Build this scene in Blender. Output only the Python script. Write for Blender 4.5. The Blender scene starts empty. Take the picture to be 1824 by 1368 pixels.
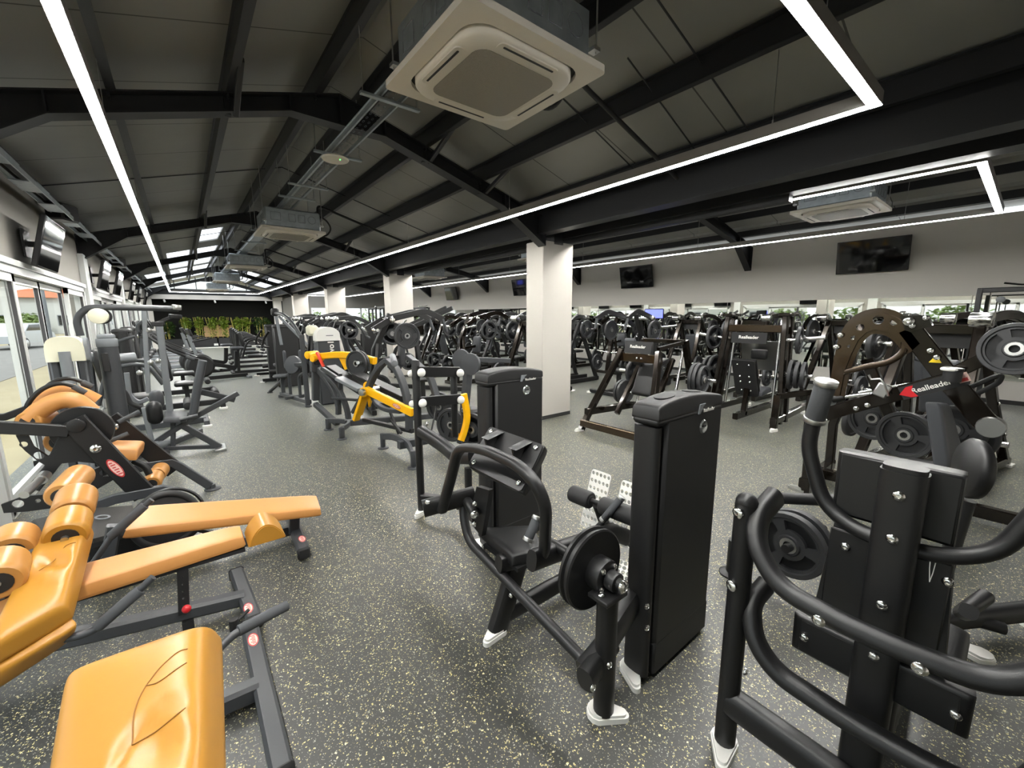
import bpy, math, random
from mathutils import Vector as V, Matrix as Mx
from mathutils.geometry import tessellate_polygon
SC = bpy.context.scene; C = SC.collection
PI = math.pi; R = math.radians
random.seed(7)
# ---------- camera: position (0,0,H), axes of the hall from its vanishing points ----------
H = 1.67; FP = 732.0
CAX = Mx(((0.782, 0.104, 0.614), (-0.623, 0.125, 0.773), (-0.004, 0.987, -0.162)))   # rows: world X, Y, Z in camera (right, up, forward)
def _ray(px, py): return CAX @ V((px - 912.0, 684.0 - py, FP))
def Zp(px, py, z=0.0): d = _ray(px, py); return V((0, 0, H)) + d * ((z - H) / d.z)
def Xp(px, py, x): d = _ray(px, py); return V((0, 0, H)) + d * (x / d.x)
def Yp(px, py, y): d = _ray(px, py); return V((0, 0, H)) + d * (y / d.y)
cd = bpy.data.cameras.new('camera'); cam = bpy.data.objects.new('camera', cd); C.objects.link(cam)
cd.sensor_width = 36.0; cd.sensor_fit = 'HORIZONTAL'; cd.lens = 36.0 * FP / 1824.0; cd.clip_start = 0.02; cd.clip_end = 500
r_, u_, f_ = (V((CAX[0][k], CAX[1][k], CAX[2][k])).normalized() for k in range(3))
m3 = Mx((r_, u_, -f_)).transposed()
cam.matrix_world = Mx.Translation((0, 0, H)) @ m3.to_4x4()
SC.camera = cam

# ---------- materials ----------
def lin(c): return tuple(((v / 12.92) if v <= 0.04045 else ((v + 0.055) / 1.055) ** 2.4) for v in c)
def nodes(name):
    m = bpy.data.materials.new(name); m.use_nodes = True
    nt = m.node_tree; return m, nt, nt.nodes['Principled BSDF']
def mat(name, rgb, rough=0.5, metal=0.0, spec=0.5, bump=0.0, bscale=400.0, coat=0.0, vary=0.0, vscale=3.0):
    m, nt, b = nodes(name); N = nt.nodes; L = nt.links
    c = lin([v / 255.0 for v in rgb]) + (1.0,)
    b.inputs['Base Color'].default_value = c
    b.inputs['Roughness'].default_value = rough; b.inputs['Metallic'].default_value = metal
    b.inputs['Specular IOR Level'].default_value = spec
    if coat: b.inputs['Coat Weight'].default_value = coat; b.inputs['Coat Roughness'].default_value = 0.08
    tc = N.new('ShaderNodeTexCoord')
    if vary:
        no = N.new('ShaderNodeTexNoise'); no.inputs['Scale'].default_value = vscale; no.inputs['Detail'].default_value = 5
        L.new(tc.outputs['Object'], no.inputs['Vector'])
        mx = N.new('ShaderNodeMix'); mx.data_type = 'RGBA'; mx.blend_type = 'MIX'
        mx.inputs[6].default_value = tuple(v * (1 - vary) for v in c[:3]) + (1,); mx.inputs[7].default_value = tuple(min(1, v * (1 + vary)) for v in c[:3]) + (1,)
        L.new(no.outputs['Fac'], mx.inputs[0]); L.new(mx.outputs[2], b.inputs['Base Color'])
    if bump:
        n2 = N.new('ShaderNodeTexNoise'); n2.inputs['Scale'].default_value = bscale; n2.inputs['Detail'].default_value = 2
        L.new(tc.outputs['Object'], n2.inputs['Vector'])
        bp = N.new('ShaderNodeBump'); bp.inputs['Strength'].default_value = bump; bp.inputs['Distance'].default_value = 0.002
        L.new(n2.outputs['Fac'], bp.inputs['Height']); L.new(bp.outputs['Normal'], b.inputs['Normal'])
    return m
def emit(name, rgb, s):
    m, nt, b = nodes(name); c = lin([v / 255.0 for v in rgb]) + (1,)
    b.inputs['Base Color'].default_value = c; b.inputs['Emission Color'].default_value = c; b.inputs['Emission Strength'].default_value = s
    return m
M = {}
M['black'] = mat('black_powder_coat', (21, 21, 22), 0.42, bump=0.12, bscale=900)
M['panel'] = mat('black_shroud_plastic', (25, 25, 26), 0.5, bump=0.08, bscale=1200)
M['grey'] = mat('charcoal_powder_coat', (58, 60, 63), 0.42, bump=0.1, bscale=900)
M['lgrey'] = mat('mid_grey_plastic', (120, 124, 128), 0.4)
M['bronze'] = mat('dark_bronze_lacquer', (34, 28, 22), 0.2, metal=0.75, spec=0.6, coat=0.5)
M['bronze2'] = mat('bronze_brown_lacquer', (66, 52, 37), 0.22, metal=0.8, spec=0.6, coat=0.6)
M['vinyl'] = mat('black_upholstery', (16, 16, 17), 0.42, bump=0.15, bscale=500)
M['gvinyl'] = mat('grey_upholstery', (62, 64, 68), 0.45, bump=0.12, bscale=500)
M['orange'] = mat('tan_orange_upholstery', (190, 132, 72), 0.45, bump=0.1, bscale=350, vary=0.06, vscale=6)
M['mustard'] = mat('mustard_glossy_upholstery', (176, 124, 44), 0.36, spec=0.55, bump=0.08, bscale=60, vary=0.07, vscale=5)
M['roller'] = mat('tan_roller_upholstery', (178, 126, 66), 0.33, bump=0.1, bscale=120, vary=0.06)
M['yellow'] = mat('yellow_lacquer', (244, 180, 4), 0.35)
M['red'] = mat('red_plastic', (196, 32, 40), 0.3)
M['redorange'] = mat('red_lever_plastic', (235, 70, 50), 0.35)
M['chrome'] = mat('chrome_steel', (225, 225, 222), 0.16, metal=1.0)
M['steel'] = mat('brushed_steel', (190, 190, 188), 0.32, metal=1.0)
M['white'] = mat('white_foot_plastic', (232, 231, 226), 0.42)
M['rubber'] = mat('black_rubber', (26, 26, 27), 0.6)
M['iron'] = mat('black_plate_rubber', (44, 45, 47), 0.5, bump=0.1, bscale=300)
M['grip'] = mat('foam_grip', (70, 72, 75), 0.8, bump=0.3, bscale=250)
M['cream'] = mat('cream_plastic', (222, 219, 196), 0.4)
M['galv'] = mat('galvanised_steel', (176, 184, 188), 0.38, metal=0.85, vary=0.25, vscale=14)
M['roofsteel'] = mat('dark_painted_steel', (30, 31, 34), 0.45)
M['acwhite'] = mat('ac_warm_white_plastic', (214, 208, 197), 0.4)
M['acgrille'] = mat('ac_grille_grey', (150, 145, 136), 0.6)
M['paint'] = mat('lightened_warm_white_paint', (232, 228, 221), 0.85, spec=0.2, bump=0.25, bscale=60)  # wall paint, colour lightened to brighten the dim right wall
M['paintcol'] = mat('darkened_column_paint', (186, 182, 175), 0.85, spec=0.2, bump=0.25, bscale=60)  # darker copy of the wall paint, offsets strong lamp light on the columns
M['paintgrey'] = mat('shaded_grey_wall_paint', (146, 143, 137), 0.85, spec=0.2, bump=0.2, bscale=60)  # grey deepened: the left wall's backlit shade is put into the colour
M['blackwall'] = mat('matte_black_wall', (34, 34, 31), 0.8)
M['alu'] = mat('white_aluminium_frame', (204, 206, 204), 0.35)
M['gasket'] = mat('window_gasket', (60, 58, 60), 0.6)
M['tv'] = mat('tv_screen_glass', (10, 10, 12), 0.06, spec=0.6)
M['tvbody'] = mat('tv_body_plastic', (20, 20, 22), 0.35)
M['skirting'] = mat('dark_skirting', (44, 44, 44), 0.6)
M['decalw'] = mat('white_lettering', (228, 226, 220), 0.4)
M['decalr'] = mat('red_decal', (190, 52, 52), 0.4)
M['decalp'] = mat('pale_red_decal', (226, 190, 180), 0.4)
M['silverbadge'] = mat('silver_badge', (200, 205, 205), 0.22, metal=0.9)
M['bluescreen'] = emit('blue_console_screen', (70, 78, 190), 1.2)
M['leaf'] = mat('bamboo_leaf', (104, 124, 34), 0.5, vary=0.5, vscale=5)
M['leaf2'] = mat('dark_leaf', (52, 76, 28), 0.5, vary=0.4, vscale=5)
M['cane'] = mat('bamboo_cane', (196, 178, 96), 0.5)
M['timber'] = mat('pale_timber_boards', (214, 176, 128), 0.55, vary=0.12, vscale=8)
M['warn'] = mat('yellow_warning_label', (240, 205, 30), 0.4)
# LED diffuser
M['seam'] = mat('dark_stitching', (140, 94, 34), .6)
M['ledhousing'] = mat('satin_led_housing', (120, 117, 112), .5)
M['led'] = emit('led_diffuser', (252, 251, 246), 46.0)
M['green'] = emit('green_status_light', (60, 255, 90), 3.0)
# glass: thin pane, mostly clear with a glancing reflection
def glass(name, tint):
    m = bpy.data.materials.new(name); m.use_nodes = True; nt = m.node_tree; N = nt.nodes; L = nt.links
    for n in list(N): N.remove(n)
    o = N.new('ShaderNodeOutputMaterial'); t = N.new('ShaderNodeBsdfTransparent'); g = N.new('ShaderNodeBsdfGlossy'); mx = N.new('ShaderNodeMixShader'); fr = N.new('ShaderNodeMath')
    t.inputs['Color'].default_value = tint + (1,); g.inputs['Roughness'].default_value = 0.02; fr.operation = 'MULTIPLY_ADD'; fr.inputs[1].default_value = .55; fr.inputs[2].default_value = .03; lw = N.new('ShaderNodeLayerWeight'); lw.inputs['Blend'].default_value = .3; pw = N.new('ShaderNodeMath'); pw.operation = 'POWER'; pw.inputs[1].default_value = 5; L.new(lw.outputs['Facing'], pw.inputs[0]); L.new(pw.outputs[0], fr.inputs[0])
    L.new(fr.outputs[0], mx.inputs[0]); L.new(t.outputs[0], mx.inputs[1]); L.new(g.outputs[0], mx.inputs[2]); L.new(mx.outputs[0], o.inputs['Surface'])
    return m
M['glass'] = glass('window_glass', (0.95, 0.98, 0.96))
M['mirror'] = mat('mirror_glass', (226, 228, 222), 0.015, metal=1.0)
def roofpanel(name, rgb, axis, pitch, rough):
    m, nt, b = nodes(name); N = nt.nodes; L = nt.links
    g = N.new('ShaderNodeNewGeometry'); s = N.new('ShaderNodeSeparateXYZ'); L.new(g.outputs['Position'], s.inputs[0])
    d = N.new('ShaderNodeMath'); d.operation = 'DIVIDE'; d.inputs[1].default_value = pitch; L.new(s.outputs[axis], d.inputs[0])
    f = N.new('ShaderNodeMath'); f.operation = 'FRACT'; L.new(d.outputs[0], f.inputs[0])
    c = N.new('ShaderNodeMath'); c.operation = 'LESS_THAN'; c.inputs[1].default_value = 0.014 / pitch; L.new(f.outputs[0], c.inputs[0])
    mx = N.new('ShaderNodeMix'); mx.data_type = 'RGBA'; a = lin([v / 255 for v in rgb])
    mx.inputs[6].default_value = a + (1,); mx.inputs[7].default_value = tuple(v * 0.25 for v in a) + (1,)
    L.new(c.outputs[0], mx.inputs[0]); L.new(mx.outputs[2], b.inputs['Base Color'])
    b.inputs['Roughness'].default_value = rough; b.inputs['Metallic'].default_value = 0.35
    no = N.new('ShaderNodeTexNoise'); no.inputs['Scale'].default_value = 1.6; L.new(g.outputs['Position'], no.inputs['Vector'])
    bp = N.new('ShaderNodeBump'); bp.inputs['Strength'].default_value = 0.25; bp.inputs['Distance'].default_value = 0.05
    L.new(no.outputs['Fac'], bp.inputs['Height']); L.new(bp.outputs['Normal'], b.inputs['Normal'])
    return m
M['roof'] = roofpanel('dark_roof_sheet', (138, 138, 134), 1, 1.0, 0.42)
M['roof2'] = roofpanel('ribbed_roof_sheet', (176, 177, 173), 1, 2.0, 0.38)
def floormat():
    m, nt, b = nodes('speckled_rubber_floor'); N = nt.nodes; L = nt.links
    g = N.new('ShaderNodeNewGeometry')
    dn = N.new('ShaderNodeTexNoise'); dn.inputs['Scale'].default_value = 130; dn.inputs['Detail'].default_value = 1
    L.new(g.outputs['Position'], dn.inputs['Vector'])
    ad = N.new('ShaderNodeMixRGB'); ad.blend_type = 'ADD'; ad.inputs[0].default_value = 0.012
    L.new(g.outputs['Position'], ad.inputs[1]); L.new(dn.outputs['Color'], ad.inputs[2])
    def flecks(scale, frac, size, offs):
        mp = N.new('ShaderNodeMapping'); mp.inputs['Location'].default_value = (offs, offs * 1.7, 0); L.new(ad.outputs[0], mp.inputs[0])
        v = N.new('ShaderNodeTexVoronoi'); v.inputs['Scale'].default_value = scale; v.voronoi_dimensions = '2D'; L.new(mp.outputs[0], v.inputs['Vector'])
        s = N.new('ShaderNodeSeparateColor'); L.new(v.outputs['Color'], s.inputs[0])
        a = N.new('ShaderNodeMath'); a.operation = 'LESS_THAN'; a.inputs[1].default_value = frac; L.new(s.outputs[0], a.inputs[0])
        zz = N.new('ShaderNodeMath'); zz.operation = 'MULTIPLY'; zz.inputs[1].default_value = size; L.new(s.outputs[1], zz.inputs[0])
        d = N.new('ShaderNodeMath'); d.operation = 'LESS_THAN'; L.new(v.outputs['Distance'], d.inputs[0]); L.new(zz.outputs[0], d.inputs[1])
        p = N.new('ShaderNodeMath'); p.operation = 'MULTIPLY'; L.new(a.outputs[0], p.inputs[0]); L.new(d.outputs[0], p.inputs[1])
        return p.outputs[0], s.outputs[2]
    base = N.new('ShaderNodeTexNoise'); base.inputs['Scale'].default_value = 1.3; base.inputs['Detail'].default_value = 6; L.new(g.outputs['Position'], base.inputs['Vector'])
    fine = N.new('ShaderNodeTexNoise'); fine.inputs['Scale'].default_value = 90; L.new(g.outputs['Position'], fine.inputs['Vector'])
    c0 = N.new('ShaderNodeMix'); c0.data_type = 'RGBA'; c0.inputs[6].default_value = lin((.105, .107, .095)) + (1,); c0.inputs[7].default_value = lin((.175, .178, .162)) + (1,)
    sm = N.new('ShaderNodeMath'); sm.operation = 'MULTIPLY'; L.new(base.outputs['Fac'], sm.inputs[0]); L.new(fine.outputs['Fac'], sm.inputs[1])
    s2 = N.new('ShaderNodeMath'); s2.operation = 'MULTIPLY'; s2.inputs[1].default_value = 2.0; L.new(sm.outputs[0], s2.inputs[0])
    L.new(s2.outputs[0], c0.inputs[0]); col = c0.outputs[2]
    for sc, fr, sz, of, c1, c2 in ((130, .22, .48, 0, (.86, .80, .52), (.64, .60, .42)), (190, .18, .48, 3.1, (.66, .66, .60), (.50, .50, .44)), (95, .05, .42, 7.7, (.93, .87, .62), (.85, .82, .70))):
        k, rnd = flecks(sc, fr, sz, of)
        cc = N.new('ShaderNodeMix'); cc.data_type = 'RGBA'; cc.inputs[6].default_value = lin(c1) + (1,); cc.inputs[7].default_value = lin(c2) + (1,); L.new(rnd, cc.inputs[0])
        mx = N.new('ShaderNodeMix'); mx.data_type = 'RGBA'; L.new(k, mx.inputs[0]); L.new(col, mx.inputs[6]); L.new(cc.outputs[2], mx.inputs[7]); col = mx.outputs[2]
    L.new(col, b.inputs['Base Color']); b.inputs['Roughness'].default_value = 0.46; b.inputs['Specular IOR Level'].default_value = 0.9; b.inputs['Sheen Weight'].default_value = .45; b.inputs['Sheen Roughness'].default_value = .35; b.inputs['Sheen Tint'].default_value = (.93, 1, .97, 1)
    bp = N.new('ShaderNodeBump'); bp.inputs['Strength'].default_value = 0.3; bp.inputs['Distance'].default_value = 0.002
    L.new(fine.outputs['Fac'], bp.inputs['Height']); L.new(bp.outputs['Normal'], b.inputs['Normal'])
    return m
M['floor'] = floormat()

# ---------- geometry ----------
def unit(v): v = V(v); return v.normalized() if v.length > 1e-9 else V((0, 0, 1))
def frame(d, up=(0, 0, 1)):
    z = unit(d); u = V(up)
    if abs(z.dot(u.normalized())) > 0.995: u = V((0, 1, 0)) if abs(z.y) < 0.9 else V((1, 0, 0))
    x = unit(u.cross(z)); y = z.cross(x); return x, y, z
def rounded(pts, rad, n=5):
    """round the inner corners of a polyline"""
    pts = [V(p) for p in pts]
    if rad <= 0 or len(pts) < 3: return pts
    out = [pts[0]]
    for i in range(1, len(pts) - 1):
        a, p, b = pts[i - 1], pts[i], pts[i + 1]; la, lb = (a - p).length, (b - p).length
        k = min(rad, la * 0.48, lb * 0.48); s = p + (a - p) * (k / la); e = p + (b - p) * (k / lb)
        for j in range(n + 1):
            t = j / n; out.append(s * ((1 - t) ** 2) + p * (2 * t * (1 - t)) + e * (t * t))
    out.append(pts[-1]); return out
def smooth(pts, n=6):
    """Catmull-Rom through the points"""
    P = [V(p) for p in pts]; P = [P[0] * 2 - P[1]] + P + [P[-1] * 2 - P[-2]]; o = []
    for i in range(1, len(P) - 2):
        a, b, c, d = P[i - 1:i + 3]
        for j in range(n):
            t = j / n; o.append(0.5 * ((2 * b) + (c - a) * t + (2 * a - 5 * b + 4 * c - d) * t * t + (3 * b - a - 3 * c + d) * t ** 3))
    o.append(P[-2]); return o
class MB:
    def __init__(s): s.v = []; s.f = []
    def add(s, vs, fs):
        o = len(s.v); s.v += [tuple(p) for p in vs]; s.f += [tuple(i + o for i in f) for f in fs]; return s
    def sweep(s, path, sec, up=(0, 0, 1), caps=True, closed=False):
        P = [V(p) for p in path]; n = len(P); k = len(sec); vs = []; prev = None
        for i in range(n):
            if closed: d = P[(i + 1) % n] - P[i - 1]
            else: d = (P[min(i + 1, n - 1)] - P[max(i - 1, 0)])
            if prev is None: x, y, z = frame(d, up)
            else:
                z = unit(d); x = unit(prev - z * prev.dot(z)); y = z.cross(x)
            prev = x
            sc = 1.0
            if 0 < i < n - 1:
                c = unit(P[i] - P[i - 1]).dot(z); sc = 1.0 / max(0.6, c)
            sec_i = sec(i / max(1, n - 1)) if callable(sec) else sec
            for (a, b) in sec_i: vs.append(P[i] + x * a + y * b)
        k = len(sec(0) if callable(sec) else sec); fs = []
        for i in range(n if closed else n - 1):
            j = (i + 1) % n
            for q in range(k):
                r = (q + 1) % k; fs.append((i * k + q, i * k + r, j * k + r, j * k + q))
        if caps and not closed: fs.append(tuple(range(k - 1, -1, -1))); fs.append(tuple((n - 1) * k + q for q in range(k)))
        return s.add(vs, fs)
    def tube(s, pts, r, n=12, rad=0.0, taper=None, closed=False, seg=5):
        path = rounded(pts, rad, seg)
        if taper is None: sec = [(r * math.cos(2 * PI * q / n), r * math.sin(2 * PI * q / n)) for q in range(n)]
        else:
            def sec(t): rr = r + (taper - r) * t; return [(rr * math.cos(2 * PI * q / n), rr * math.sin(2 * PI * q / n)) for q in range(n)]
        return s.sweep(path, sec, closed=closed)
    def oval(s, pts, w, h, up=(0, 0, 1), n=14, rad=0.0, p=0.7, seg=5):
        """flat-oval / rounded rectangular tube: w along side, h along up"""
        sec = []
        for q in range(n):
            a = 2 * PI * (q + 0.5) / n; c, t = math.cos(a), math.sin(a)
            sec.append((math.copysign(abs(c) ** p, c) * w / 2, math.copysign(abs(t) ** p, t) * h / 2))
        return s.sweep(rounded(pts, rad, seg), sec, up)
    def bar(s, pts, w, h, up=(0, 0, 1), ch=None, rad=0.0, seg=5):
        ch = min(w, h) * 0.12 if ch is None else ch; a, b = w / 2, h / 2
        sec = [(a - ch, -b), (a, -b + ch), (a, b - ch), (a - ch, b), (-a + ch, b), (-a, b - ch), (-a, -b + ch), (-a + ch, -b)]
        return s.sweep(rounded(pts, rad, seg), sec, up)
    def box(s, c, size, rot=None, ch=0.0):
        c = V(c); sx, sy, sz = (q / 2 for q in size); rt = rot if rot is not None else Mx.Identity(3)
        if ch > 0: return s.pad(c, size, ch, rot, 1)
        vs = [c + rt @ V((x, y, z)) for x in (-sx, sx) for y in (-sy, sy) for z in (-sz, sz)]
        return s.add(vs, [(0, 1, 3, 2), (4, 6, 7, 5), (0, 4, 5, 1), (2, 3, 7, 6), (0, 2, 6, 4), (1, 5, 7, 3)])
    def pad(s, c, size, r, rot=None, m=3):
        """rounded box cushion"""
        c = V(c); hx, hy, hz = (q / 2 for q in size); rx, ry, rz = (min(r, q) for q in (hx, hy, hz)); rt = rot if rot is not None else Mx.Identity(3)
        lat = [(-PI / 2 + PI / 2 * i / m, -1) for i in range(m + 1)] + [(PI / 2 * i / m, 1) for i in range(m + 1)]
        lon = []
        for q in range(4):
            for j in range(m + 1): lon.append((q * PI / 2 + PI / 2 * j / m, (1, -1, -1, 1)[q], (1, 1, -1, -1)[q]))
        vs = []
        for (la, sz) in lat:
            for (lo, sx, sy) in lon:
                vs.append(c + rt @ V((sx * (hx - rx) + rx * math.cos(la) * math.cos(lo), sy * (hy - ry) + ry * math.cos(la) * math.sin(lo), sz * (hz - rz) + rz * math.sin(la))))
        k = len(lon); fs = []
        for i in range(len(lat) - 1):
            for j in range(k): fs.append((i * k + j, i * k + (j + 1) % k, (i + 1) * k + (j + 1) % k, (i + 1) * k + j))
        fs.append(tuple(range(k - 1, -1, -1))); fs.append(tuple((len(lat) - 1) * k + j for j in range(k)))
        return s.add(vs, fs)
    def lathe(s, p, d, prof, n=20, up=(0, 0, 1)):
        """profile of (radius, height) turned about axis d through p"""
        x, y, z = frame(d, up); p = V(p); vs = []
        for (r, h) in prof:
            for q in range(n): a = 2 * PI * q / n; vs.append(p + z * h + x * (r * math.cos(a)) + y * (r * math.sin(a)))
        fs = [(i * n + q, i * n + (q + 1) % n, (i + 1) * n + (q + 1) % n, (i + 1) * n + q) for i in range(len(prof) - 1) for q in range(n)]
        if prof[0][0] > 1e-6: fs.append(tuple(range(n - 1, -1, -1)))
        if prof[-1][0] > 1e-6: fs.append(tuple((len(prof) - 1) * n + q for q in range(n)))
        return s.add(vs, fs)
    def cyl(s, p, q, r, n=16, ch=0.0):
        p, q = V(p), V(q); h = (q - p).length
        prof = [(r, 0), (r, h)] if ch <= 0 else [(r - ch, 0), (r - ch * .3, ch * .3), (r, ch), (r, h - ch), (r - ch * .3, h - ch * .3), (r - ch, h)]
        return s.lathe(p, q - p, prof, n)
    def ball(s, c, r, n=12, sq=(1, 1, 1)):
        m = max(4, n // 2); c = V(c); vs = []; fs = []
        for i in range(m + 1):
            la = -PI / 2 + PI * i / m
            for j in range(n): lo = 2 * PI * j / n; vs.append(c + V((r * sq[0] * math.cos(la) * math.cos(lo), r * sq[1] * math.cos(la) * math.sin(lo), r * sq[2] * math.sin(la))))
        for i in range(m):
            for j in range(n): fs.append((i * n + j, i * n + (j + 1) % n, (i + 1) * n + (j + 1) % n, (i + 1) * n + j))
        return s.add(vs, fs)
    def plate(s, o, ux, uy, poly, t, holes=()):
        """flat plate: 2-D outline (and holes) in the plane o + a*ux + b*uy, thickness t centred"""
        o, ux, uy = V(o), V(ux), V(uy); w = unit(ux.cross(uy)) * (t / 2)
        loops = [[V((a, b, 0)) for a, b in poly]] + [[V((a, b, 0)) for a, b in h] for h in holes]
        tris = tessellate_polygon(loops); flat = [p for l in loops for p in l]; n = len(flat)
        P = [o + ux * p.x + uy * p.y for p in flat]
        vs = [p + w for p in P] + [p - w for p in P]; fs = []
        for (a, b, c) in tris:
            nn = (P[b] - P[a]).cross(P[c] - P[a])
            if nn.dot(w) < 0: b, c = c, b
            fs.append((a, b, c)); fs.append((c + n, b + n, a + n))
        k = 0
        for l in loops:
            m = len(l)
            for i in range(m): j = (i + 1) % m; fs.append((k + i, k + i + n, k + j + n, k + j))
            k += m
        return s.add(vs, fs)
    def ring(s, c, d, R0, r, n=28, k=8):
        x, y, z = frame(d); c = V(c)
        return s.sweep([c + x * (R0 * math.cos(2 * PI * i / n)) + y * (R0 * math.sin(2 * PI * i / n)) for i in range(n)], [(r * math.cos(2 * PI * q / k), r * math.sin(2 * PI * q / k)) for q in range(k)], closed=True)
    def bolt(s, p, d, r=0.012):
        return s.lathe(p, d, [(r, 0), (r, r * .35), (r * .72, r * .62), (r * .42, r * .7), (r * .38, r * .55), (0.0001, r * .5)], 12)
    def build(s, name, m, parent=None, off=None, ang=38):
        me = bpy.data.meshes.new(name); o = off if off is not None else V((0, 0, 0))
        me.from_pydata([(a - o.x, b - o.y, c - o.z) for a, b, c in s.v], [], s.f); me.materials.append(m if not isinstance(m, str) else M[m])
        me.validate(); me.shade_smooth(); me.set_sharp_from_angle(angle=R(ang)); me.update()
        ob = bpy.data.objects.new(name, me); C.objects.link(ob)
        if parent is not None: ob.parent = parent
        return ob
def circ(cx, cy, r, n=14, sq=1.0): return [(cx + r * math.cos(2 * PI * i / n), cy + r * sq * math.sin(2 * PI * i / n)) for i in range(n)]
def rrect(x0, y0, x1, y1, r, n=4):
    o = []
    for cx, cy, a in ((x1 - r, y1 - r, 0), (x0 + r, y1 - r, 90), (x0 + r, y0 + r, 180), (x1 - r, y0 + r, 270)):
        for j in range(n + 1): t = R(a + 90 * j / n); o.append((cx + r * math.cos(t), cy + r * math.sin(t)))
    return o
def tag(o, label, cat, group=None):
    o['label'] = label; o['category'] = cat
    if group: o['group'] = group
    return o
def struct(o): o['kind'] = 'structure'; return o
class T:
    """a thing: an Empty at its base, parts built in world coordinates (or local ones with local=True)"""
    def __init__(s, name, label, cat, loc, rz=0.0, group=None, local=False):
        s.e = bpy.data.objects.new(name, None); s.e.empty_display_size = 0.1; C.objects.link(s.e)
        s.e.location = loc; s.e.rotation_euler = (0, 0, rz); tag(s.e, label, cat, group); s.off = V((0, 0, 0)) if local else V(loc)
    def part(s, name, mb, m, parent=None, label=None, ang=38):
        o = mb.build(name, m, s.e if parent is None else parent, s.off, ang)
        if label: o['label'] = label
        return o
def islands(mb):
    par = list(range(len(mb.v)))
    def find(a):
        while par[a] != a: par[a] = par[par[a]]; a = par[a]
        return a
    for f in mb.f:
        r = find(f[0])
        for i in f[1:]: par[find(i)] = r
    g = {}
    for f in mb.f: g.setdefault(find(f[0]), []).append(f)
    out = []
    for fs in g.values():
        ix = sorted({i for f in fs for i in f}); mp = {i: k for k, i in enumerate(ix)}; m = MB(); m.v = [mb.v[i] for i in ix]; m.f = [tuple(mp[i] for i in f) for f in fs]; out.append(m)
    return out
def each(t, name, mb, m, parent=None, label=None):
    return [t.part(name, q, m, parent, label) for q in islands(mb)]
def dup(root, loc, rz, label, group=None):
    r = root.copy(); C.objects.link(r); r.location = loc; r.rotation_euler = (0, 0, rz); r['label'] = label
    if group: r['group'] = group
    for ch in list(root.children):
        c = ch.copy(); C.objects.link(c); c.parent = r
        for g in list(ch.children): d = g.copy(); C.objects.link(d); d.parent = c
    return r
def lettering(text, size, o, ux, uy, name, m, parent, off, depth=0.001, bold=0.0):
    """text as flat letters centred on o, reading along ux"""
    cu = bpy.data.curves.new('t', 'FONT'); cu.body = text; cu.size = size; cu.align_x = 'CENTER'; cu.align_y = 'CENTER'; cu.extrude = depth; cu.resolution_u = 3; cu.offset = bold
    t = bpy.data.objects.new('t', cu); C.objects.link(t); dg = bpy.context.evaluated_depsgraph_get(); dg.update()
    me = bpy.data.meshes.new_from_object(t.evaluated_get(dg)); bpy.data.objects.remove(t); bpy.data.curves.remove(cu)
    ux, uy = unit(ux), unit(uy); w = ux.cross(uy); o = V(o) - off
    for v in me.vertices: c = v.co.copy(); v.co = o + ux * c.x + uy * c.y + w * c.z
    me.name = name; me.materials.clear(); me.materials.append(M[m]); ob = bpy.data.objects.new(name, me); C.objects.link(ob); ob.parent = parent; return ob
# =====================================================  THE SETTING  =====================================================
XL, XC0, XC1, XR = -1.32, 4.44, 5.11, 12.0
Y0, YE, YB = -3.2, 29.0, 31.2
FR = [-1.21, 4.81, 10.83, 16.85, 22.87, 28.89]           # portal frames
RX = 1.52                                                    # ridge
def zroof(x): return 3.94 - 0.283 * abs(x - RX)              # top of the rafters
def zroof2(x): return 4.22 - 0.22 * abs(x - 8.55)
struct(MB().box(((XL + XR) / 2, (Y0 + YB) / 2, -0.05), (XR - XL + 0.6, YB - Y0 + 0.4, 0.1)).build('floor', 'floor'))
# roofs
t = 0.06
def slope(x0, x1, zf, m, name):
    mb = MB(); z0, z1 = zf(x0) + 0.17, zf(x1) + 0.17
    n = 1
    mb.add([(x0, Y0, z0), (x1, Y0, z1), (x1, YB, z1), (x0, YB, z0), (x0, Y0, z0 + t), (x1, Y0, z1 + t), (x1, YB, z1 + t), (x0, YB, z0 + t)], [(0, 3, 2, 1), (4, 5, 6, 7), (0, 1, 5, 4), (2, 3, 7, 6), (1, 2, 6, 5), (3, 0, 4, 7)])
    return struct(mb.build(name, m))
def sky_slope(x0, x1, zf, m, name, holes):
    """roof slope left open where the translucent sheets lie"""
    mb = MB(); c = 1 / math.cos(math.atan2(zf(x1) - zf(x0), x1 - x0)); ux = V((x1 - x0, 0, zf(x1) - zf(x0))).normalized()
    Ls = (x1 - x0) * c
    hl = [[((a - x0) * c, y), ((b - x0) * c, y), ((b - x0) * c, y2), ((a - x0) * c, y2)] for a, b, y, y2 in holes]
    mb.plate((x0, 0, zf(x0) + 0.2), ux, (0, 1, 0), [(0, Y0), (Ls, Y0), (Ls, YB), (0, YB)], t, hl)
    return struct(mb.build(name, m))
LH = [(-1.0, -0.3, 22.95, 28.8), (-0.15, 0.45, 22.95, 28.8), (0.6, 1.25, 22.95, 28.8), (-0.15, 0.45, 17.0, 22.5), (0.6, 1.2, 17.0, 22.5), (0.62, 1.1, 13.4, 15.6)]
RH = [(1.78, 2.38, 22.95, 28.8), (2.55, 3.15, 22.95, 28.8), (3.35, 4.1, 22.95, 28.8), (1.8, 2.3, 19.0, 22.5)]
sky_slope(XL - 0.1, RX, zroof, 'roof', 'ceiling', LH)
sky_slope(RX, XC0 + 0.25, zroof, 'roof', 'ceiling', RH)
sky_slope(XC1 - 0.25, 8.55, zroof2, 'roof2', 'ceiling', [(5.4, 8.3, 24.0, 30.0)])
sky_slope(8.55, XR + 0.1, zroof2, 'roof2', 'ceiling', [])
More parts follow.
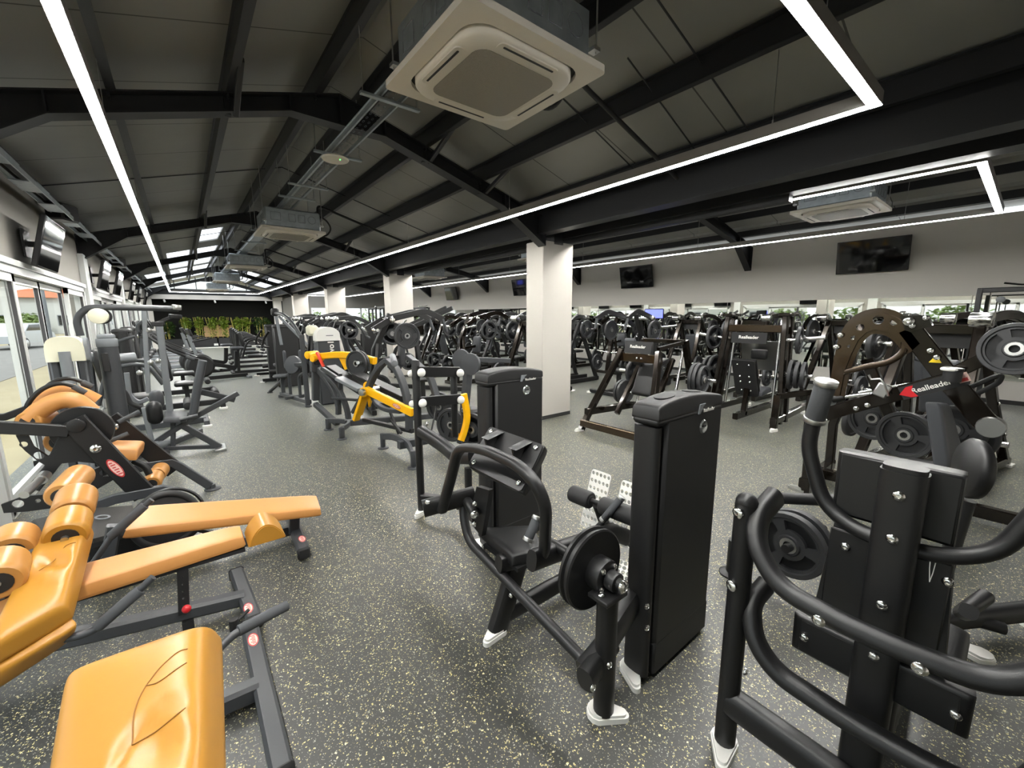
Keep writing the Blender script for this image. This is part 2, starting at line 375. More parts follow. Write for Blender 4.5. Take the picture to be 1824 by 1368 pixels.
def translucent():
    m = bpy.data.materials.new('translucent_roof_sheet'); m.use_nodes = True; nt = m.node_tree; N = nt.nodes; L = nt.links
    for n in list(N): N.remove(n)
    o = N.new('ShaderNodeOutputMaterial'); a = N.new('ShaderNodeBsdfTransparent'); b = N.new('ShaderNodeBsdfTranslucent'); mx = N.new('ShaderNodeMixShader'); mx.inputs[0].default_value = 0.45
    a.inputs['Color'].default_value = (.95, .97, 1, 1); b.inputs['Color'].default_value = (.95, .97, 1, 1)
    L.new(a.outputs[0], mx.inputs[1]); L.new(b.outputs[0], mx.inputs[2]); L.new(mx.outputs[0], o.inputs['Surface']); return m
M['sheet'] = translucent()
mb = MB()
for (a, b, y, y2) in LH + RH:
    mb.add([(a, y, zroof(a) + .2), (b, y, zroof(b) + .2), (b, y2, zroof(b) + .2), (a, y2, zroof(a) + .2)], [(0, 3, 2, 1)])
mb.add([(5.4, 24, zroof2(5.4) + .2), (8.3, 24, zroof2(8.3) + .2), (8.3, 30, zroof2(8.3) + .2), (5.4, 30, zroof2(5.4) + .2)], [(0, 3, 2, 1)])
struct(mb.build('window_1', 'sheet'))
# ribs of the sheet on the right-hand roof
for x in [5.5 + 0.55 * i for i in range(6)] + [8.9 + 0.55 * i for i in range(6)]:
    z = zroof2(x) + 0.155
    struct(MB().bar([(x, Y0, z), (x, YB, z)], 0.09, 0.05, (1, 0, 0)).build('trim_1', 'roof2'))
# portal frames: haunched rafters
def rafter(pts, y, name, w=0.16):
    """I-section rafter from (x, ztop, zbottom) stations"""
    mb = MB()
    out = [(x, zt) for x, zt, zb in pts] + [(x, zb) for x, zt, zb in reversed(pts)]
    mb.plate((0, y, 0), (1, 0, 0), (0, 0, 1), out, 0.012)
    mb.sweep([(x, y, zt - .006) for x, zt, zb in pts], [(-w / 2, -.006), (w / 2, -.006), (w / 2, .006), (-w / 2, .006)], (0, 0, 1))
    mb.sweep([(x, y, zb + .006) for x, zt, zb in pts], [(-w / 2, -.006), (w / 2, -.006), (w / 2, .006), (-w / 2, .006)], (0, 0, 1))
    for (x, zt, zb) in pts:
        mb.box((x, y, (zt + zb) / 2), (0.012, w, zt - zb - 0.01))
    return struct(mb.build(name, 'roofsteel'))
for k, y in enumerate(FR):
    z = zroof
    rafter([(XL, z(XL), z(XL) - .46), (-.62, z(-.62), z(-.62) - .17), (1.05, z(1.05), z(1.05) - .16), (RX, z(RX), z(RX) - .30), (1.99, z(1.99), z(1.99) - .16), (3.66, z(3.66), z(3.66) - .17), (4.42, z(4.42), z(4.42) - .40)], y, 'trim_2')
    yy = y + 0.12; z = zroof2
    rafter([(5.12, z(5.12), z(5.12) - .4), (6.1, z(6.1), z(6.1) - .2), (8.55, z(8.55), z(8.55) - .28), (11.2, z(11.2), z(11.2) - .2), (XR - .02, z(XR) - .02, z(XR) - .62)], yy, 'trim_2')
# purlins (Z sections) with cleats
for x in (-1.2, -0.27, 0.53, 1.28, 1.78, 2.48, 3.28, 4.2):
    z = zroof(x) + 0.085
    mb = MB(); mb.box((x, (Y0 + YE) / 2, z), (0.006, YE - Y0, 0.16)); mb.box((x + .03, (Y0 + YE) / 2, z - .08), (0.06, YE - Y0, 0.006)); mb.box((x - .03, (Y0 + YE) / 2, z + .08), (0.06, YE - Y0, 0.006))
    for y in FR: mb.box((x + .01, y, z - .03), (0.012, .12, 0.2))
    struct(mb.build('trim_3', 'roofsteel'))
for x in (5.5, 6.6, 7.7, 9.2, 10.3, 11.3):
    z = zroof2(x) + 0.07; mb = MB(); mb.box((x, (Y0 + YE) / 2, z), (0.05, YE - Y0, 0.14)); struct(mb.build('trim_3', 'roofsteel'))
# sag rods and knee braces
for y in (7.8, 13.8, 19.8, 1.8):
    mb = MB()
    mb.tube([(XL, y, zroof(XL) + .1), (RX, y, zroof(RX) + .1), (XC0, y, zroof(XC0) + .1)], .008, 6)
    struct(mb.build('trim_4', 'roofsteel'))
for y in FR[1:5]:
    for x in (0.53, 2.48, 3.28):
        struct(MB().bar([(x, y, zroof(x) - .17), (x, y + .02, zroof(x) + .02)], .05, .05).build('trim_4', 'roofsteel'))
        struct(MB().bar([(x + .06, y - .03, zroof(x) - .16), (x + .06, y - .62, zroof(x) + .04)], .045, .045).build('trim_4', 'roofsteel'))
# diagonal bracing pipe over the near bay
for x0, y0 in ((2.9, 2.2), (2.6, 2.9)): struct(MB().tube([(x0, y0, zroof(x0) + .08), (4.3, y0 + .1, zroof(4.3) + .08)], .007, 6).build('trim_5', 'roofsteel'))
# valley beams over the columns
mb = MB()
mb.box((4.42, (Y0 + YE) / 2, 3.02), (0.16, YE - Y0, 0.24)); mb.box((4.62, (Y0 + YE) / 2, 3.17), (0.3, YE - Y0, 0.3)); mb.box((4.93, (Y0 + YE) / 2, 3.2), (0.3, YE - Y0, 0.26)); mb.box((5.12, (Y0 + YE) / 2, 3.06), (0.16, YE - Y0, 0.26))
mb.box((5.14, (1.75 + YE) / 2, 2.935), (.10, YE - 1.75, .18)); mb.box((4.42, (Y0 + YE) / 2, 2.895), (0.2, YE - Y0, 0.012)); mb.box((5.12, (Y0 + YE) / 2, 2.925), (0.2, YE - Y0, 0.012))
struct(mb.build('trim_6', 'roofsteel'))
# columns
for k, y in enumerate(FR[1:5]):
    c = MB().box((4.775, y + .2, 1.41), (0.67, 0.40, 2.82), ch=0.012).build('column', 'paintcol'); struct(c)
    struct(MB().box((4.775, y + .2, 0.03), (0.65, 0.41, 0.06)).build('baseboard_column', 'skirting'))
    struct(MB().box((4.775, y + .1, 2.98), (0.2, 0.2, 0.4)).build('trim_7', 'roofsteel'))
# ---- left wall with the glazed doors ----
WB = [(-0.9, 4.45), (5.15, 10.45), (11.2, 16.5), (17.2, 22.5), (23.2, 28.4)]
WZ = 2.2
mb = MB()
for (a, b) in zip([Y0] + [w[1] for w in WB], [w[0] for w in WB] + [YE]): mb.box((XL - .1, (a + b) / 2, 1.1), (0.2, b - a, 2.2))
mb.box((XL - .1, (Y0 + YE) / 2, (2.2 + 3.42) / 2), (0.2, YE - Y0, 1.22))
struct(mb.build('wall_left', 'paintgrey'))
for y in FR[1:5]:
    struct(MB().box((XL + .04, y - .02, 1.4), (0.09, .34, 2.8), ch=.01).build('column', 'alu'))
for k, (a, b) in enumerate(WB):
    fr = MB(); x = XL - .02
    fr.box((x, (a + b) / 2, WZ - .04), (.14, b - a, .08)); fr.box((x, (a + b) / 2, .03), (.14, b - a, .06)); fr.box((x + .06, (a + b) / 2, WZ + .03), (.06, b - a + .1, .06))
    for y in (a + .03, b - .03): fr.box((x, y, WZ / 2), (.14, .06, WZ - .04))
    w = fr.build('window_%d' % (k + 2), 'alu'); struct(w)
    gk = MB(); gl = MB(); sa = MB(); n = 4; s = (b - a - .12) / n
    for i in range(n):
        y0 = a + .06 + i * s; y1 = y0 + s; xo = x + (.03 if i in (0, 3) else -.03); ov = .035
        ya, yb = y0 - (ov if i else 0), y1 + (ov if i < n - 1 else 0)
        for y in (ya + .04, yb - .04): sa.box((xo, y, WZ / 2), (.045, .08, WZ - .15))
        sa.box((xo, (ya + yb) / 2, .115), (.045, yb - ya, .11)); sa.box((xo, (ya + yb) / 2, WZ - .12), (.045, yb - ya, .08))
        for y in (ya + .084, yb - .084): gk.box((xo, y, WZ / 2), (.03, .012, WZ - .3))
        gl.add([(xo, ya + .08, .17), (xo, yb - .08, .17), (xo, yb - .08, WZ - .16), (xo, ya + .08, WZ - .16)], [(0, 1, 2, 3)])
    sa.build('sash', 'alu', w); gk.build('gasket', 'gasket', w); gl.build('pane', 'glass', w)
# ---- right wall: mirror over a dado ----
MZ0, MZ1 = 0.44, 2.03
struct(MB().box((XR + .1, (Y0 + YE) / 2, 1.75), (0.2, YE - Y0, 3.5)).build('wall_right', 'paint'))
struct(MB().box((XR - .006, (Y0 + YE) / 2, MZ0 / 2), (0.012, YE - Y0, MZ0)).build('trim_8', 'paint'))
struct(MB().box((XR - .012, (Y0 + YE) / 2, .04), (0.02, YE - Y0, .08)).build('baseboard_right', 'skirting'))
for i in range(13):
    y0 = -1.5 + i * 2.3
    tag(MB().box((XR - .005, y0 + 1.145, (MZ0 + MZ1) / 2), (.008, 2.288, MZ1 - MZ0)).build('wall_mirror', 'mirror'), 'tall frameless mirror sheet on the right-hand wall beneath the televisions', 'mirror', 'mirror sheets along the right wall')
# ---- end and near walls ----
mb = MB()
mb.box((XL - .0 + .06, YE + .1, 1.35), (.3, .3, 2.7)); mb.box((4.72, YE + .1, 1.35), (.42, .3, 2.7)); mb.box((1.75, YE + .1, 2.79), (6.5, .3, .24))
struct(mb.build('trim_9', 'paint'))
mb = MB()
mb.box((1.75, YB, 1.4), (7.0, .2, 2.8)); mb.box((XL - .1, (YE + YB) / 2, 1.4), (.2, YB - YE, 2.8)); mb.box((4.95, (YE + YB) / 2, 1.4), (.1, YB - YE, 2.8)); mb.box((1.75, (YE + YB) / 2, 2.76), (6.5, YB - YE, .1))
struct(mb.build('wall_end', 'blackwall'))
mb = MB(); mb.box((1.75, YE + .12, 3.05), (6.4, .12, .3))
struct(mb.build('trim_10', 'roofsteel'))
mb = MB()
for x in (-.1, .85, 1.6, 2.4, 3.2): mb.box((x, YE + .14, 3.5), (.05, .05, .75))
mb.box((1.6, YE + .14, 3.22), (5.6, .06, .05)); struct(mb.build('window_7', 'alu'))
mb = MB(); mb.plate((0, YE + .2, 0), (1, 0, 0), (0, 0, 1), [(-1.2, 3.2), (4.3, 3.2), (RX, 4.1)], .006); struct(mb.build('window_8', 'glass'))
# right-hand end wall with its windows
mb = MB(); mb.plate((0, YE + .1, 0), (1, 0, 0), (0, 0, 1), [(4.9, 0), (XR, 0), (XR, 3.6), (8.55, 4.4), (4.9, 3.55)], .15, [[(6.6, .9), (11.4, .9), (11.4, 2.3), (6.6, 2.3)], [(6.0, 3.1), (8.4, 3.1), (8.4, 3.95), (6.0, 3.5)]])
struct(mb.build('wall_end', 'paintgrey'))
mb = MB()
for x in (6.6, 8.2, 9.8, 11.4): mb.box((x, YE + .1, 1.6), (.08, .12, 1.4))
for z in (.9, 2.3): mb.box((9.0, YE + .1, z), (4.9, .12, .08))
w = struct(mb.build('window_9', 'alu')); MB().box((9.0, YE + .1, 1.6), (4.8, .006, 1.4)).build('pane', 'glass', w)
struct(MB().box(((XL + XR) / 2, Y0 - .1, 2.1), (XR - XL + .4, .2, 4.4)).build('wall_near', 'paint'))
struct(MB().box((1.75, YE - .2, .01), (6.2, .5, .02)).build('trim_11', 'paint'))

# =====================================================  LIGHT  =====================================================
def led_frame(x0, y0, x1, y1, z, label, hangs):
    e = T('pendant_light', label, 'light', (x0, y0, z)); w = .063; h = .075
    e2 = w / 2
    for (a, b) in (((x0, y0), (x1, y0)), ((x1, y0), (x1, y1)), ((x1, y1), (x0, y1)), ((x0, y1), (x0, y0))):
        hb = MB(); db = MB(); d = unit((b[0] - a[0], b[1] - a[1], 0)); A = V((a[0], a[1], 0)) - d * e2; B = V((b[0], b[1], 0)) + d * e2
        hb.box(((A.x + B.x) / 2, (A.y + B.y) / 2, z + h / 2 - .002), (abs(B.x - A.x) + (w if abs(d.y) > .5 else 0), abs(B.y - A.y) + (w if abs(d.x) > .5 else 0), h))
        db.box(((A.x + B.x) / 2, (A.y + B.y) / 2, z - .003), (abs(B.x - A.x) + (w * .9 if abs(d.y) > .5 else 0), abs(B.y - A.y) + (w * .9 if abs(d.x) > .5 else 0), .004))
        ho = e.part('housing', hb, 'ledhousing'); e.part('diffuser', db, 'led', ho)
    for (x, y, zt) in hangs:
        e.part('suspension_wire', MB().tube([(x, y, z + h), (x, y, zt)], .0025, 6).cyl((x, y, z + h), (x, y, z + h + .03), .006, 8), 'steel')
    return e
hg = []
for i in range(9):
    y = 1.3 + 2.95 * i; hg += [(3.35, y, zroof(3.35) + .02), (-.27, y, zroof(-.27) + .02)]
hg += [(2.4, .75, zroof(2.4) + .02), (.9, .75, zroof(.9) + .02)]
led_frame(-.27, .75, 3.35, 25.8, 2.9, 'long glowing rectangular LED light frame hung under the gabled roof over the aisle', hg)
hg = []
for i in range(9):
    y = 1.3 + 2.95 * i; hg += [(5.3, y, 3.4), (8.0, y, 4.1)]
led_frame(5.28, .43, 7.98, 25.8, 2.9, 'long glowing rectangular LED light frame in the mirrored right-hand hall', hg)
# daylight: an overcast sky and a soft sun
W = bpy.data.worlds.new('overcast_sky'); SC.world = W; W.use_nodes = True; nt = W.node_tree
bg = nt.nodes['Background']; bg.inputs['Strength'].default_value = 0.8
st = nt.nodes.new('ShaderNodeTexSky'); st.sky_type = 'HOSEK_WILKIE'; st.turbidity = 8.0; st.sun_direction = (-.3, -.35, .8); st.ground_albedo = .5
mx = nt.nodes.new('ShaderNodeMixRGB'); mx.inputs[0].default_value = .8; mx.inputs[2].default_value = (.8, .84, .87, 1)
nt.links.new(st.outputs[0], mx.inputs[1]); nt.links.new(mx.outputs[0], bg.inputs['Color'])
sd = bpy.data.lights.new('sun', 'SUN'); sd.energy = 0.5; sd.angle = R(12); sun = bpy.data.objects.new('sun', sd); C.objects.link(sun); sun.rotation_euler = (R(38), R(-30), 0)
vs = SC.view_settings; vs.view_transform = 'Standard'; vs.look = 'None'; vs.gamma = 1.0; vs.use_curve_mapping = False; vs.exposure = 1.75
SC.cycles.max_bounces = 7; SC.cycles.diffuse_bounces = 4; SC.cycles.glossy_bounces = 4; SC.cycles.transparent_max_bounces = 12; SC.cycles.use_denoising = True
SC.cycles.sample_clamp_indirect = 8.0; SC.cycles.caustics_reflective = False; SC.cycles.caustics_refractive = False
# =====================================================  HELPERS FOR MACHINES  =====================================================
X_, Y_, Z_ = V((1, 0, 0)), V((0, 1, 0)), V((0, 0, 1))
def rotz(a): return Mx.Rotation(a, 3, 'Z')
def roty(a): return Mx.Rotation(a, 3, 'Y')
def rotx(a): return Mx.Rotation(a, 3, 'X')
def shoe(t, x, y, ang, m='white', s=1.0, parent=None):
    """rounded triangular floor shoe pointing along ang"""
    c, n = math.cos(ang), math.sin(ang); mb = MB(); ux, uy = V((c, n, 0)), V((-n, c, 0)); pts = []
    for cx, cy, r, a0, a1 in ((-.02, 0, .05, 90, 270), (.085, 0, .02, -75, 75)):
        for j in range(7): a = R(a0 + (a1 - a0) * j / 6); pts.append(((cx + r * math.cos(a)) * s, (cy + r * math.sin(a)) * s))
    pts = [pts[k] for k in list(range(7)) + list(range(7, 14))]
    mb.plate(V((x, y, .012)), ux, uy, pts, .024); mb.plate(V((x, y, .03)), ux, uy, [(a * .9, b * .9) for a, b in pts], .014)
    return t.part('foot', mb, m, parent)
def disc_shoe(t, x, y, m='grey', r=.07):
    return t.part('foot', MB().lathe((x, y, 0), Z_, [(r, 0), (r, .008), (r * .9, .014), (r * .4, .018), (r * .36, .03), (r * .36, .05)], 20), m)
def cushion(mb, A, B, Cc, D, th, p=7, n=16, f=None):
    """padded cushion on the quad A B C D (seen from the padded side), th thick"""
    A, B, Cc, D = V(A), V(B), V(Cc), V(D); nn = unit((B - A).cross(D - A)); us = []
    for i in range(n + 1): t = -1 + 2 * i / n; us.append(math.sin(t * PI / 2) * .5 + .5)
    top, bot = [], []
    for v in us:
        for u in us:
            P = A * ((1 - u) * (1 - v)) + B * (u * (1 - v)) + Cc * (u * v) + D * ((1 - u) * v)
            h = max(0, 1 - abs(2 * u - 1) ** p) ** (1 / p) * max(0, 1 - abs(2 * v - 1) ** p) ** (1 / p)
            e = f(u, v) if f else 0
            top.append(P + nn * (th * h + e * h)); bot.append(P - nn * (th * .25 * h))
    k = n + 1; N = k * k; fs = []
    for j in range(n):
        for i in range(n):
            a = j * k + i; fs.append((a, a + 1, a + k + 1, a + k)); fs.append((a + N, a + k + N, a + k + 1 + N, a + 1 + N))
    return mb.add(top + bot, fs)
def cush_at(A, B, Cc, D, th, p, f, u, v):
    A, B, Cc, D = V(A), V(B), V(Cc), V(D); nn = unit((B - A).cross(D - A)); h = max(0, 1 - abs(2 * u - 1) ** p) ** (1 / p) * max(0, 1 - abs(2 * v - 1) ** p) ** (1 / p)
    return A * ((1 - u) * (1 - v)) + B * (u * (1 - v)) + Cc * (u * v) + D * ((1 - u) * v) + nn * (h * (th + .0015 + (f(u, v) if f else 0)))
def roller(t, a, b, r, m='roller', name='roller_pad', hub='rubber', parent=None):
    a, b = V(a), V(b); L_ = (b - a).length
    o = t.part(name, MB().lathe(a, b - a, [(r * .55, 0), (r * .85, .0), (r * .97, r * .12), (r, r * .3), (r, L_ - r * .3), (r * .97, L_ - r * .12), (r * .85, L_), (r * .55, L_)], 24), m, parent)
    each(t, 'end_cap', MB().lathe(a, a - b, [(r * .56, -.004), (r * .56, .004), (r * .2, .006), (.0001, .006)], 18).lathe(b, b - a, [(r * .56, -.004), (r * .56, .004), (r * .2, .006), (.0001, .006)], 18), hub, o)
    return o
def grip(t, a, b, r=.019, m='grip', ends='steel', parent=None):
    a, b = V(a), V(b); o = t.part('grip', MB().cyl(a, b, r, 14, .004), m, parent); d = unit(b - a)
    if ends: each(t, 'grip_collar', MB().cyl(a - d * .012, a + d * .006, r * 1.12, 14, .003).cyl(b - d * .006, b + d * .012, r * 1.12, 14, .003), ends, o)
    return o
def decal(t, o, ux, uy, w, h, parent=None):
    """oval maker's label: pale oval, red rim, small dark script strokes"""
    o, ux, uy = V(o), unit(ux), unit(uy); nn = unit(ux.cross(uy))
    a = t.part('label_plate', MB().plate(o, ux, uy, circ(0, 0, w / 2, 20, h / w), .002), 'decalp', parent)
    mb = MB(); mb.plate(o + nn * .0012, ux, uy, circ(0, 0, w / 2, 20, h / w), .001, [circ(0, 0, w / 2 * .86, 20, h / w * .95)])
    for i in range(6):
        x = -w * .3 + i * w * .12; mb.plate(o + nn * .0012, ux, uy, [(x - w * .03, -h * .22), (x + w * .02, -h * .22), (x + w * .045, h * (.1 + .14 * (i % 2))), (x - w * .005, h * (.1 + .14 * (i % 2)))], .001)
    t.part('lettering', mb, 'decalr', a); return a
PL = {}
def weight_plate(c, d, r=.225, th=.035, label='', group='weight plates', style='spoke'):
    """one rubber weight plate on its own, disc axis d"""
    d = unit(d); x, y, z = frame(d); key = (round(r, 3), round(th, 3), style)
    if key not in PL:
        mb = MB(); k = 24
        mb.lathe((0, 0, -th / 2), Z_, [(r * .82, th * .25), (r * .86, 0), (r * .98, 0), (r, th * .15), (r, th * .85), (r * .98, th), (r * .86, th), (r * .82, th * .75), (r * .82, th * .25)], 32)
        mb.lathe((0, 0, -th / 2), Z_, [(.028, 0), (r * .3, 0), (r * .33, th * .2), (r * .33, th * .8), (r * .3, th), (.028, th), (.028, 0)], 20)
        if style == 'spoke':
            hs = []
            for q in range(3):
                a0 = R(120 * q + 14); a1 = R(120 * q + 106); n = 8; h = [(r * .76 * math.cos(a0 + (a1 - a0) * i / n), r * .76 * math.sin(a0 + (a1 - a0) * i / n)) for i in range(n + 1)]
                h += [(r * .46 * math.cos(a1 - (a1 - a0) * i / n), r * .46 * math.sin(a1 - (a1 - a0) * i / n)) for i in range(n + 1)]; hs.append(h)
            mb.plate((0, 0, 0), X_, Y_, circ(0, 0, r * .84, 32), th * .55, hs + [circ(0, 0, .03, 12)])
        else: mb.plate((0, 0, 0), X_, Y_, circ(0, 0, r * .84, 32), th * .5, [circ(0, 0, .03, 12)])
        o = mb.build('weight_plate', 'iron'); PL[key] = o.data
        rg = MB().lathe((0, 0, -th / 2 - .001), Z_, [(.026, 0), (.045, 0), (.045, th + .002), (.026, th + .002), (.026, 0)], 16).build('hub_ring', 'steel', o); PL[key, 'h'] = rg.data
    else:
        o = bpy.data.objects.new('weight_plate', PL[key]); C.objects.link(o); q = bpy.data.objects.new('hub_ring', PL[key, 'h']); C.objects.link(q); q.parent = o
    o.matrix_world = Mx.Translation(V(c)) @ Mx((x, y, z)).transposed().to_4x4()
    return tag(o, label, 'weight plate', group)
def tower(t, x0, x1, y0, y1, h, logo=True, cups=True):
    """selector-stack shroud: face towards -y, rounded upright along the x0 edge"""
    w = .06; xm = x0 + w * .8; d = y1 - y0
    up = t.part('upright', MB().oval([(x0 + w / 2, y0 + d * .52, .03), (x0 + w / 2, y0 + d * .52, h - .09)], w, d * .94, (0, 1, 0), 20, p=.8), 'panel')
    sh = t.part('shroud', MB().box(((xm + x1) / 2 + .012, (y0 + y1) / 2, (h - .06 + .02) / 2 + .01), (x1 - xm - .012, d, h - .09), ch=.014), 'panel')
    t.part('kick_panel', MB().box(((xm + x1) / 2 + .012, (y0 + y1) / 2, .1), (x1 - xm - .01, d + .004, .17), ch=.01), 'panel', sh)
    n = 12; dome = lambda u: .028 * math.sin(PI * min(1, u * .95 + .10)) + .004
    mb = MB(); cushion(mb, (x0, y0, h - .05), (x1, y0, h - .05), (x1, y1, h - .05), (x0, y1, h - .05), .045, 9, 24, lambda u, v: dome(u))
    mb.box(((x0 + x1) / 2, (y0 + y1) / 2, h - .065), (x1 - x0, d, .036), ch=.012)
    prof = [(x0 + (x1 - x0) * i / n, h - .004 + dome(i / n)) for i in range(n + 1)]
    cap = t.part('top_cap', mb, 'panel', None, ang=50)
    if cups:
        mb = MB()
        for s in (.3, .7):
            k = int(s * n); px, pz = prof[k]; mb.plate((px, y0 + d * .5, pz + .0015), unit((prof[k + 1][0] - prof[k - 1][0], 0, prof[k + 1][1] - prof[k - 1][1])), Y_, circ(0, 0, .06, 18, .62), .002)
        each(t, 'cup_recess', mb, 'rubber', cap)
    if logo:
        bx = x0 + (x1 - x0) * .68; yb = y0 - .001
        bd = MB().lathe((bx, y0 + .01, h - .14), -Y_, [(.034, 0), (.034, .01), (.028, .016), (.022, .012), (.0001, .012)], 24)
        b = bd.build('lock_badge', 'silverbadge', t.e, t.off)
        t.part('badge_stroke', MB().box((bx + .004, y0 - .004, h - .137), (.026, .004, .008)), 'rubber', b)
        lg = MB().plate((bx - .03, yb - .002, h - .05), X_, Z_, [(-.03, -.022), (-.022, .022), (.03, .022), (.004, .006), (.012, -.002), (-.006, -.006), (-.012, -.022)], .004)
        t.part('logo_flag', lg, 'lgrey', cap)
        lettering('Realleader', .024, (bx + .035, yb - .004, h - .062), X_, Z_, 'lettering', 'decalw', cap, t.off)
    return sh

# =====================================================  CENTRE: two selector machines  =====================================================
# nearer one: abdominal machine with shroud facing the aisle
t = T('abdominal_machine', 'black seated abdominal machine with tall shroud, cam disc and white perforated footplates', 'gym machine', (1.5, 1.4, 0))
sh = tower(t, 1.478, 2.03, .9, 1.03, 1.30)
f = MB()
f.oval([(1.15, 1.58, .02), (1.31, 1.58, .40)], .075, .12, (1, 0, 0)); leg = t.part('seat_post', f, 'black')
t.part('base_tube', MB().oval([(1.18, 1.58, .09), (1.95, 1.58, .09)], .07, .10), 'black')
t.part('base_tube', MB().oval([(1.9, 1.0, .09), (1.9, 1.62, .09)], .07, .10), 'black')
t.part('upper_beam', MB().oval([(1.09, 1.24, .615), (1.72, 1.29, .51), (1.9, 1.3, .40)], .06, .095, n=16), 'black'); t.part('seat_beam', MB().oval([(1.16, 1.58, .40), (1.9, 1.5, .30)], .07, .09, n=16), 'black')
t.part('strut', MB().oval([(1.93, 1.53, .36), (1.93, 1.57, .1)], .07, .09, (1, 0, 0)), 'black')
t.part('cam_post', MB().cyl((1.225, .93, .03), (1.225, .93, .56), .043, 20), 'black')
each(t, 'cam_bracket', MB().box((1.225, .93, .57), (.13, .1, .02), ch=.004).oval([(1.22, .95, .27), (1.10, .93, .25)], .075, .11), 'black')
each(t, 'link_beam', MB().oval([(1.24, .93, .36), (1.50, .99, .38)], .075, .12).oval([(1.13, .96, .24), (1.3, .96, .3)], .08, .12), 'black')
pl = t.part('cam_disc', MB().lathe((1.25, 1.04, .62), -Y_, [(.02, -.03), (.165, -.03), (.172, -.024), (.172, -.012), (.16, -.006), (.16, .004), (.172, .01), (.172, .02), (.165, .026), (.02, .026)], 40), 'black')
each(t, 'axle', MB().cyl((1.25, 1.3, .62), (1.25, .88, .62), .024, 16).cyl((1.25, 1.02, .62), (1.25, .95, .62), .07, 20, .008).cyl((1.25, .945, .62), (1.25, .90, .62), .04, 16, .006), 'black', pl)
b = MB()
for a in (40, 130, 220, 310): b.bolt((1.25 + .052 * math.cos(R(a)), .95, .62 + .052 * math.sin(R(a))), -Y_, .013)
b.bolt((1.25, .88, .62), -Y_, .026)
for x, y, z in ((1.185, .93, .582), (1.27, .93, .582)): b.bolt((x, y, z), Z_, .016)
for p, d in (((1.10, .89, .25), -Y_), ((1.19, .885, .3), -Y_), ((1.46, .90, .42), -Y_), ((1.47, .9, .31), -Y_), ((1.21, 1.54, .22), -X_)): b.bolt(p, d, .014)
each(t, 'bolt', b, 'chrome')
t.part('side_rail', MB().tube([(1.2, 1.98, .62), (1.17, 1.93, .50), (1.16, 1.86, .40), (1.17, 1.7, .36), (1.17, 1.0, .25)], .026, 14, .1), 'black')
t.part('crossbar', MB().oval([(.96, 2.02, .60), (1.24, 1.92, .64)], .06, .10), 'black')
each(t, 'pivot_boss', MB().cyl((1.19, 1.93, .62), (1.15, 1.78, .6), .028, 16, .005).plate((1.2, 1.79, .62), Y_, Z_, [(-.10, .14), (.02, .12), (.07, .0), (.05, -.14), (-.02, -.16), (-.06, -.02)], .03), 'black')
each(t, 'bolt', MB().bolt((1.16, 1.79, .655), V((-.5, -.8, 0)), .016).bolt((1.15, 1.78, .6), V((-.5, -.8, 0)), .024).bolt((1.16, 1.8, .53), V((-.5, -.8, 0)), .016).bolt((.97, 1.98, .65), V((-.6, -.5, .5)), .014), 'chrome')
t.part('yoke', MB().oval([(1.03, 1.93, .60), (1.05, 1.83, .86), (1.055, 1.78, 1.0), (1.07, 1.58, 1.045), (1.08, 1.33, 1.035), (1.09, 1.22, .99), (1.12, 1.18, .88), (1.15, 1.22, .66), (1.18, 1.26, .58)], .046, .058, (1, 0, 0), n=16, rad=.1, seg=6), 'black', ang=60)
# upper pad with bracketed back plate
A, B, Cc, D = V((1.27, 1.36, 1.075)), V((1.27, 1.79, 1.075)), V((1.09, 1.74, .90)), V((1.09, 1.31, .91))
nrm = unit((B - A).cross(D - A)); s = nrm if nrm.x > 0 else -nrm
bp = t.part('back_plate', MB().plate((A + B + Cc + D) / 4, unit(A - B), unit(D - A), rrect(-.215, -.125, .215, .125, .02), .008), 'black')
cu = MB()
cushion(cu, A + s * .012, D + s * .012, Cc + s * .012, B + s * .012, .05) if (D - A).cross(B - A).dot(s) > 0 else cushion(cu, A + s * .012, B + s * .012, Cc + s * .012, D + s * .012, .05)
t.part('chest_pad', cu, 'vinyl', ang=60)
b = MB()
for u, v in ((.08, .12), (.92, .12), (.08, .88), (.92, .88)): b.bolt(A * (1 - u) * (1 - v) + B * u * (1 - v) + Cc * u * v + D * (1 - u) * v - s * .006, -s, .013)
each(t, 'bolt', b, 'chrome', bp)
for u in (.24, .76):
    P0 = A * (1 - u) + B * u; P1 = D * (1 - u) + Cc * u; g = MB(); Q = P0.lerp(P1, .42) - s * .075; w = unit(B - A) * .006
    vs = [P0.lerp(P1, .02), P0.lerp(P1, .6), Q]; g.add([p + w for p in vs] + [p - w for p in vs], [(0, 1, 2), (5, 4, 3), (0, 3, 4, 1), (1, 4, 5, 2), (2, 5, 3, 0)])
    w2 = unit(B - A) * .03; g.add([P0.lerp(P1, .02) + w2, P0.lerp(P1, .02) - w2, Q - w2, Q + w2], [(0, 1, 2, 3), (3, 2, 1, 0)])
    t.part('gusset', g, 'black', bp)
# seat and lumbar pad
cu = MB(); cushion(cu, (1.22, 1.86, .42), (1.19, 1.50, .42), (1.36, 1.44, .42), (1.49, 1.68, .42), .055); t.part('seat', cu, 'vinyl', ang=60)
t.part('seat_plate', MB().box((1.3, 1.62, .40), (.2, .3, .02)), 'black')
grip(t, Yp(956, 924, 1.33), Yp(941, 960, 1.33), .022)
